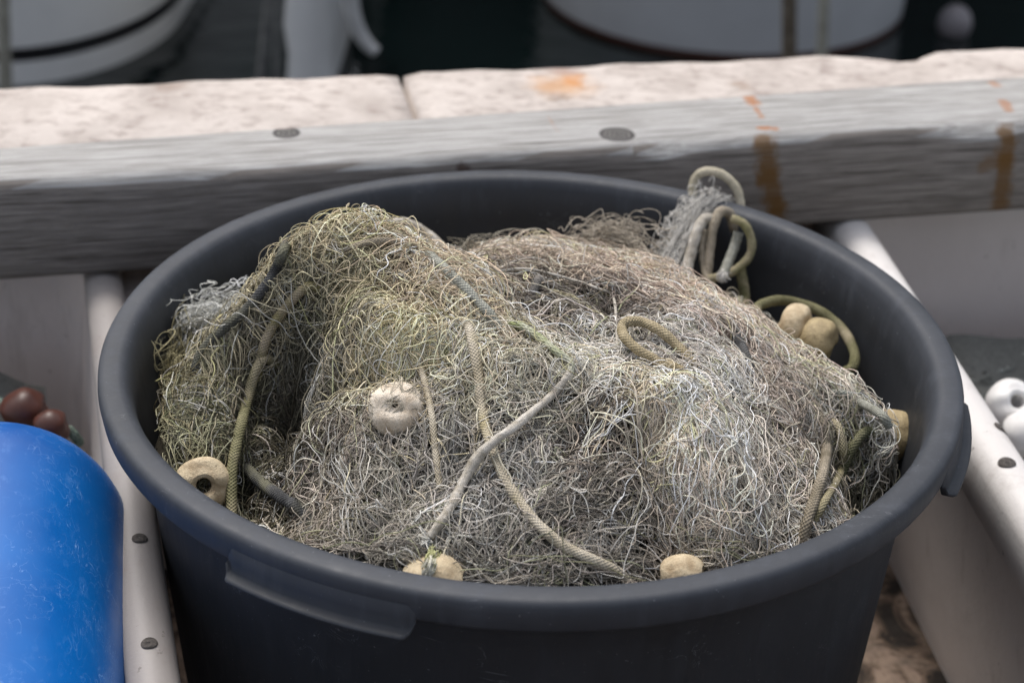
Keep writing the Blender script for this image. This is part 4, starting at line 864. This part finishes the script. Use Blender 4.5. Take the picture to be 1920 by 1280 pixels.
# frayed ends
def fray(p, n, sz, col, name, label, dirv=(0, 0, -1)):
    d = np.array(dirv, float); d /= np.linalg.norm(d); t = np.linspace(0, 1, 8)
    D = d+rng.normal(0, 0.55, (n, 3)); D /= np.linalg.norm(D, axis=1)[:, None]; L = sz*rng.uniform(0.4, 1, n)
    P = p+D[:, None, :]*(L[:, None]*t)[:, :, None]+rng.normal(0, 1, (n, 1, 3))*0.0015*np.sin(3*t)[None, :, None]
    o = strands_mesh(name, [sweep(P, np.full(n, 0.00035), np.array(col)[None, :]*np.exp(rng.normal(0, .15, n))[:, None])], None); return o
tag(fray(hit(806, 1030, .008), 70, .010, (.7, .68, .62), 'frayed_end', '', px(790, 1030, y=-.2)-px(810, 1020, y=-.2)), 'frayed white tip of the taped cord above the front float', 'cord end', 'frayed cord ends')
tag(fray(W(1356, 512, .176), 130, .008, (.72, .70, .66), 'frayed_end', '', (-.1, -.3, -1)), 'frayed white knob hanging inside the back right coil', 'cord end', 'frayed cord ends')
# ------------------------------------------------------------------ floats
FLC = mat_float('cream_foam', (0.62, 0.51, 0.34), (0.36, 0.26, 0.15)); FLP = mat_float('pinkish_foam', (0.78, 0.69, 0.57), (0.50, 0.40, 0.29)); FLB = mat_float('brown_foam', (0.42, 0.33, 0.18), (0.24, 0.18, 0.09))
def netfloat(c, R, L, axis, mat, label, hole=0.27, name='float', group='foam floats in the tub'):
    h = R*hole; hf = L/2
    up = [(h, 0.0), (h, hf*0.72), (h*1.12, hf*0.88), (min(h*1.5, R*.5), hf*0.97), (R*0.45, hf*0.99), (R*0.68, hf*0.88), (R*0.87, hf*0.64), (R*0.975, hf*0.32)]
    pr = up+[(R, 0.0)]+[(r, -z) for r, z in up[::-1][:-1]]
    pc = catmull([(a, b, 0) for a, b in pr+[pr[0]]], 4)[:-1]; pr = [(max(a, .0004), b) for a, b, _ in pc]
    v, f = lathe_geo(pr, 48, True)
    v = [(x*(1+0.03*math.sin(3*math.atan2(y, x)+R*900)+0.02*math.sin(z*300)), y*(1+0.03*math.sin(2*math.atan2(y, x))), z+0.0008*math.sin(x*400)) for x, y, z in v]
    o = mesh(name, v, f, mat); o.location = c; o.rotation_euler = Vector(axis).to_track_quat('Z', 'X').to_euler()
    return tag(o, label, 'float', group)
toC = -FW
def ax_(r, u, f): return tuple(R2*r+U2*u+toC*f)
p = px(381, 908, y=-.135); netfloat(p, .0185, .024, ax_(.22, .02, 1), FLC, 'cream ring float with a dark hole, wedged at the front left rim', .26)
p1 = hit(745, 778, .003); f1 = netfloat(p1, .0182, .031, ax_(-.05, .35, 1), FLP, 'pinkish foam float caught under threads in the middle of the heap', .10)
p = px(816, 1100, y=-.252); f2 = netfloat(p, .0195, .037, ax_(1, .1, .2), FLC, 'golden float tied with a green knot at the front rim')
kn = bundle([px(812, 1028, y=-.242), px(806, 1050, y=-.256), px(803, 1066, y=-.270)], .0026, 60, 14, .0004, (.5, .5, .26), .0012, 300)
V_, F_, C_ = kn
ko = strands_mesh('tie_cord', [kn, bundle([px(806, 1048, y=-.258), px(803, 1066, y=-.272), px(797, 1084, y=-.273)], .0028, 60, 10, .0005, (.52, .5, .42), .0006, 200)], None); ko['label'] = 'green and grey tie knotted to the float'
ko.parent = f2; bpy.context.view_layer.update(); ko.matrix_parent_inverse = f2.matrix_world.inverted()
p = px(1279, 1080, y=-.238); netfloat(p, .0135, .025, ax_(1, .1, .3), FLC, 'small golden float mostly buried at the front rim, right of centre')
p = px(1672, 815, y=.0); netfloat(p, .0185, .035, ax_(1, -.25, .35), FLB, 'brown barrel float at the right end of the heap, near the inner wall', .2)
p = px(1488, 612, y=.10); netfloat(p, .0185, .022, ax_(1, -.5, .3), FLC, 'pale rounded float, upper left of the touching pair at the right', .2)
p = px(1532, 640, y=.085); netfloat(p, .0185, .026, ax_(1, -.5, .3), FLB, 'pale brown float, lower right of the touching pair at the right', .2)
# threads lying over the middle float
H2 = Hn.copy(); rr2 = (GX-p1[0])**2+(GY-p1[1])**2
def over():
    n = 34; K = 16; Ps = []
    for _ in range(n):
        a = rng.uniform(0, 6.28); b = a+rng.uniform(1.3, 2.9); R_ = .0205
        A = np.array([math.cos(a), math.sin(a)])*R_; B = np.array([math.cos(b), math.sin(b)])*R_; m = (A+B)/2+rng.normal(0, .006, 2)
        t = np.linspace(0, 1, K)[:, None]; q = A*(1-t)**2+2*m*t*(1-t)+B*t*t; q = q+0.0012*np.sin(t*rng.uniform(6, 16)+rng.uniform(0, 6))
        d = np.clip(1-(q**2).sum(1)/R_**2, 0, 1); Ps.append(p1+q[:, :1]*R2+q[:, 1:]*U2+toC*(0.0168*d**0.5)[:, None]-toC*.001)
    return sweep(np.array(Ps), np.full(n, .00026), np.array([[.42, .38, .30]])*np.exp(rng.normal(0, .35, n))[:, None])
ot = strands_mesh('thin_threads', [over()], net, net_loc); ot['label'] = 'fine threads stretched over the central float'
# ------------------------------------------------------------------ bin contents
RED = plain('brown_red_float', (0.05, 0.014, 0.008), (0.09, 0.024, 0.013), 20, 0.45)
gz = 'brown-red floats in the left bin'
def ball(c, R, mat, label, name='float', group=None, hole=.12): return netfloat(c, R, R*1.7, (0.9, .2, .3), mat, label, hole, name, group)
ball(px(47, 772, z=-.16), .020, RED, 'brown-red float farther back in the left bin, above the blue barrel', group=gz)
ball(px(97, 800, z=-.155), .0145, RED, 'smaller reddish float in the left bin, just over the barrel edge', group=gz)
def heap(name, ctr, d, e, wd, Ln, z, col, label, seed):
    """loose dark net in the bottom of a bin"""
    global rng
    n = 40; X = np.linspace(-wd/2, wd/2, n); Y = np.linspace(-Ln/2, Ln/2, n); r = np.random.default_rng(seed); V = []
    nz = smooth_noise(seed, 9, (n, n))
    for j in range(n):
        for i in range(n):
            w2 = ctr+e*X[i]+d*Y[j]; V.append((w2[0], w2[1], z+0.022*nz[j, i]))
    F = [(j*n+i, j*n+i+1, (j+1)*n+i+1, (j+1)*n+i) for j in range(n-1) for i in range(n-1)]
    V = np.array(V); N = 2600; inner = np.array([j*n+i for j in range(3, n-3) for i in range(4, n-4)]); idx = inner[r.integers(0, len(inner), N)]; P = np.empty((N, 20, 3)); x = V[idx].copy(); th = r.uniform(0, 6.28, N); kp_ = np.zeros(N)
    for k in range(20):
        P[:, k] = x+np.array([0, 0, .004]); kp_ = kp_*.85+r.normal(0, .3, N); th = th+kp_; x = x+np.stack([np.cos(th), np.sin(th), np.sin(th*2+k)*.3], 1)*.004
    cc = np.array(col)[None, :]*np.exp(r.normal(0, .5, N))[:, None]
    o = strands_mesh(name, [(V, np.array(F), np.tile([[.17, .17, .155]], (len(V), 1))), sweep(P, np.full(N, .0009), cc)], None)
    return tag(o, label, 'fishing net')
heap('fishing_net', lc, ld, le, 0.54, 0.93, -0.215, (.10, .12, .09), 'dark green net lying in the bottom of the left bin', 11)
heap('fishing_net', rc_, rd, re_, 0.54, 0.93, -0.25, (.28, .29, .27), 'dark grey net lying in the bottom of the right bin', 12)
GC = mat_rope('teal_cord', (0.07, 0.11, 0.09), (0.22, 0.27, 0.23), None, .006)
rope([px(90, 826, z=-.165), px(112, 818, z=-.165), px(128, 806, z=-.165), px(140, 816, z=-.17), px(150, 830, z=-.18)], .004, GC, 'pale green cord beside the smaller reddish float', world=True, group='cords in the left bin')
rope([px(-20, 740, z=-.18), px(10, 762, z=-.17), px(40, 790, z=-.17), px(80, 800, z=-.18)], .004, GC, 'dark green cord in front of the larger brown-red float', world=True, group='cords in the left bin')
WF = plain('white_float_plastic', (0.62, 0.60, 0.58), (0.78, 0.77, 0.75), 30, 0.4, 0.1)
netfloat(px(1896, 758, z=-.165), .0215, .034, ax_(.1, .25, 1), WF, 'white float with a dark hole lying beyond the right bin rim', .28, group='white floats in the right bin')
netfloat(px(1925, 812, z=-.17), .020, .034, ax_(1, .3, .3), WF, 'second white float at the right picture edge, below the holed one', .28, group='white floats in the right bin')
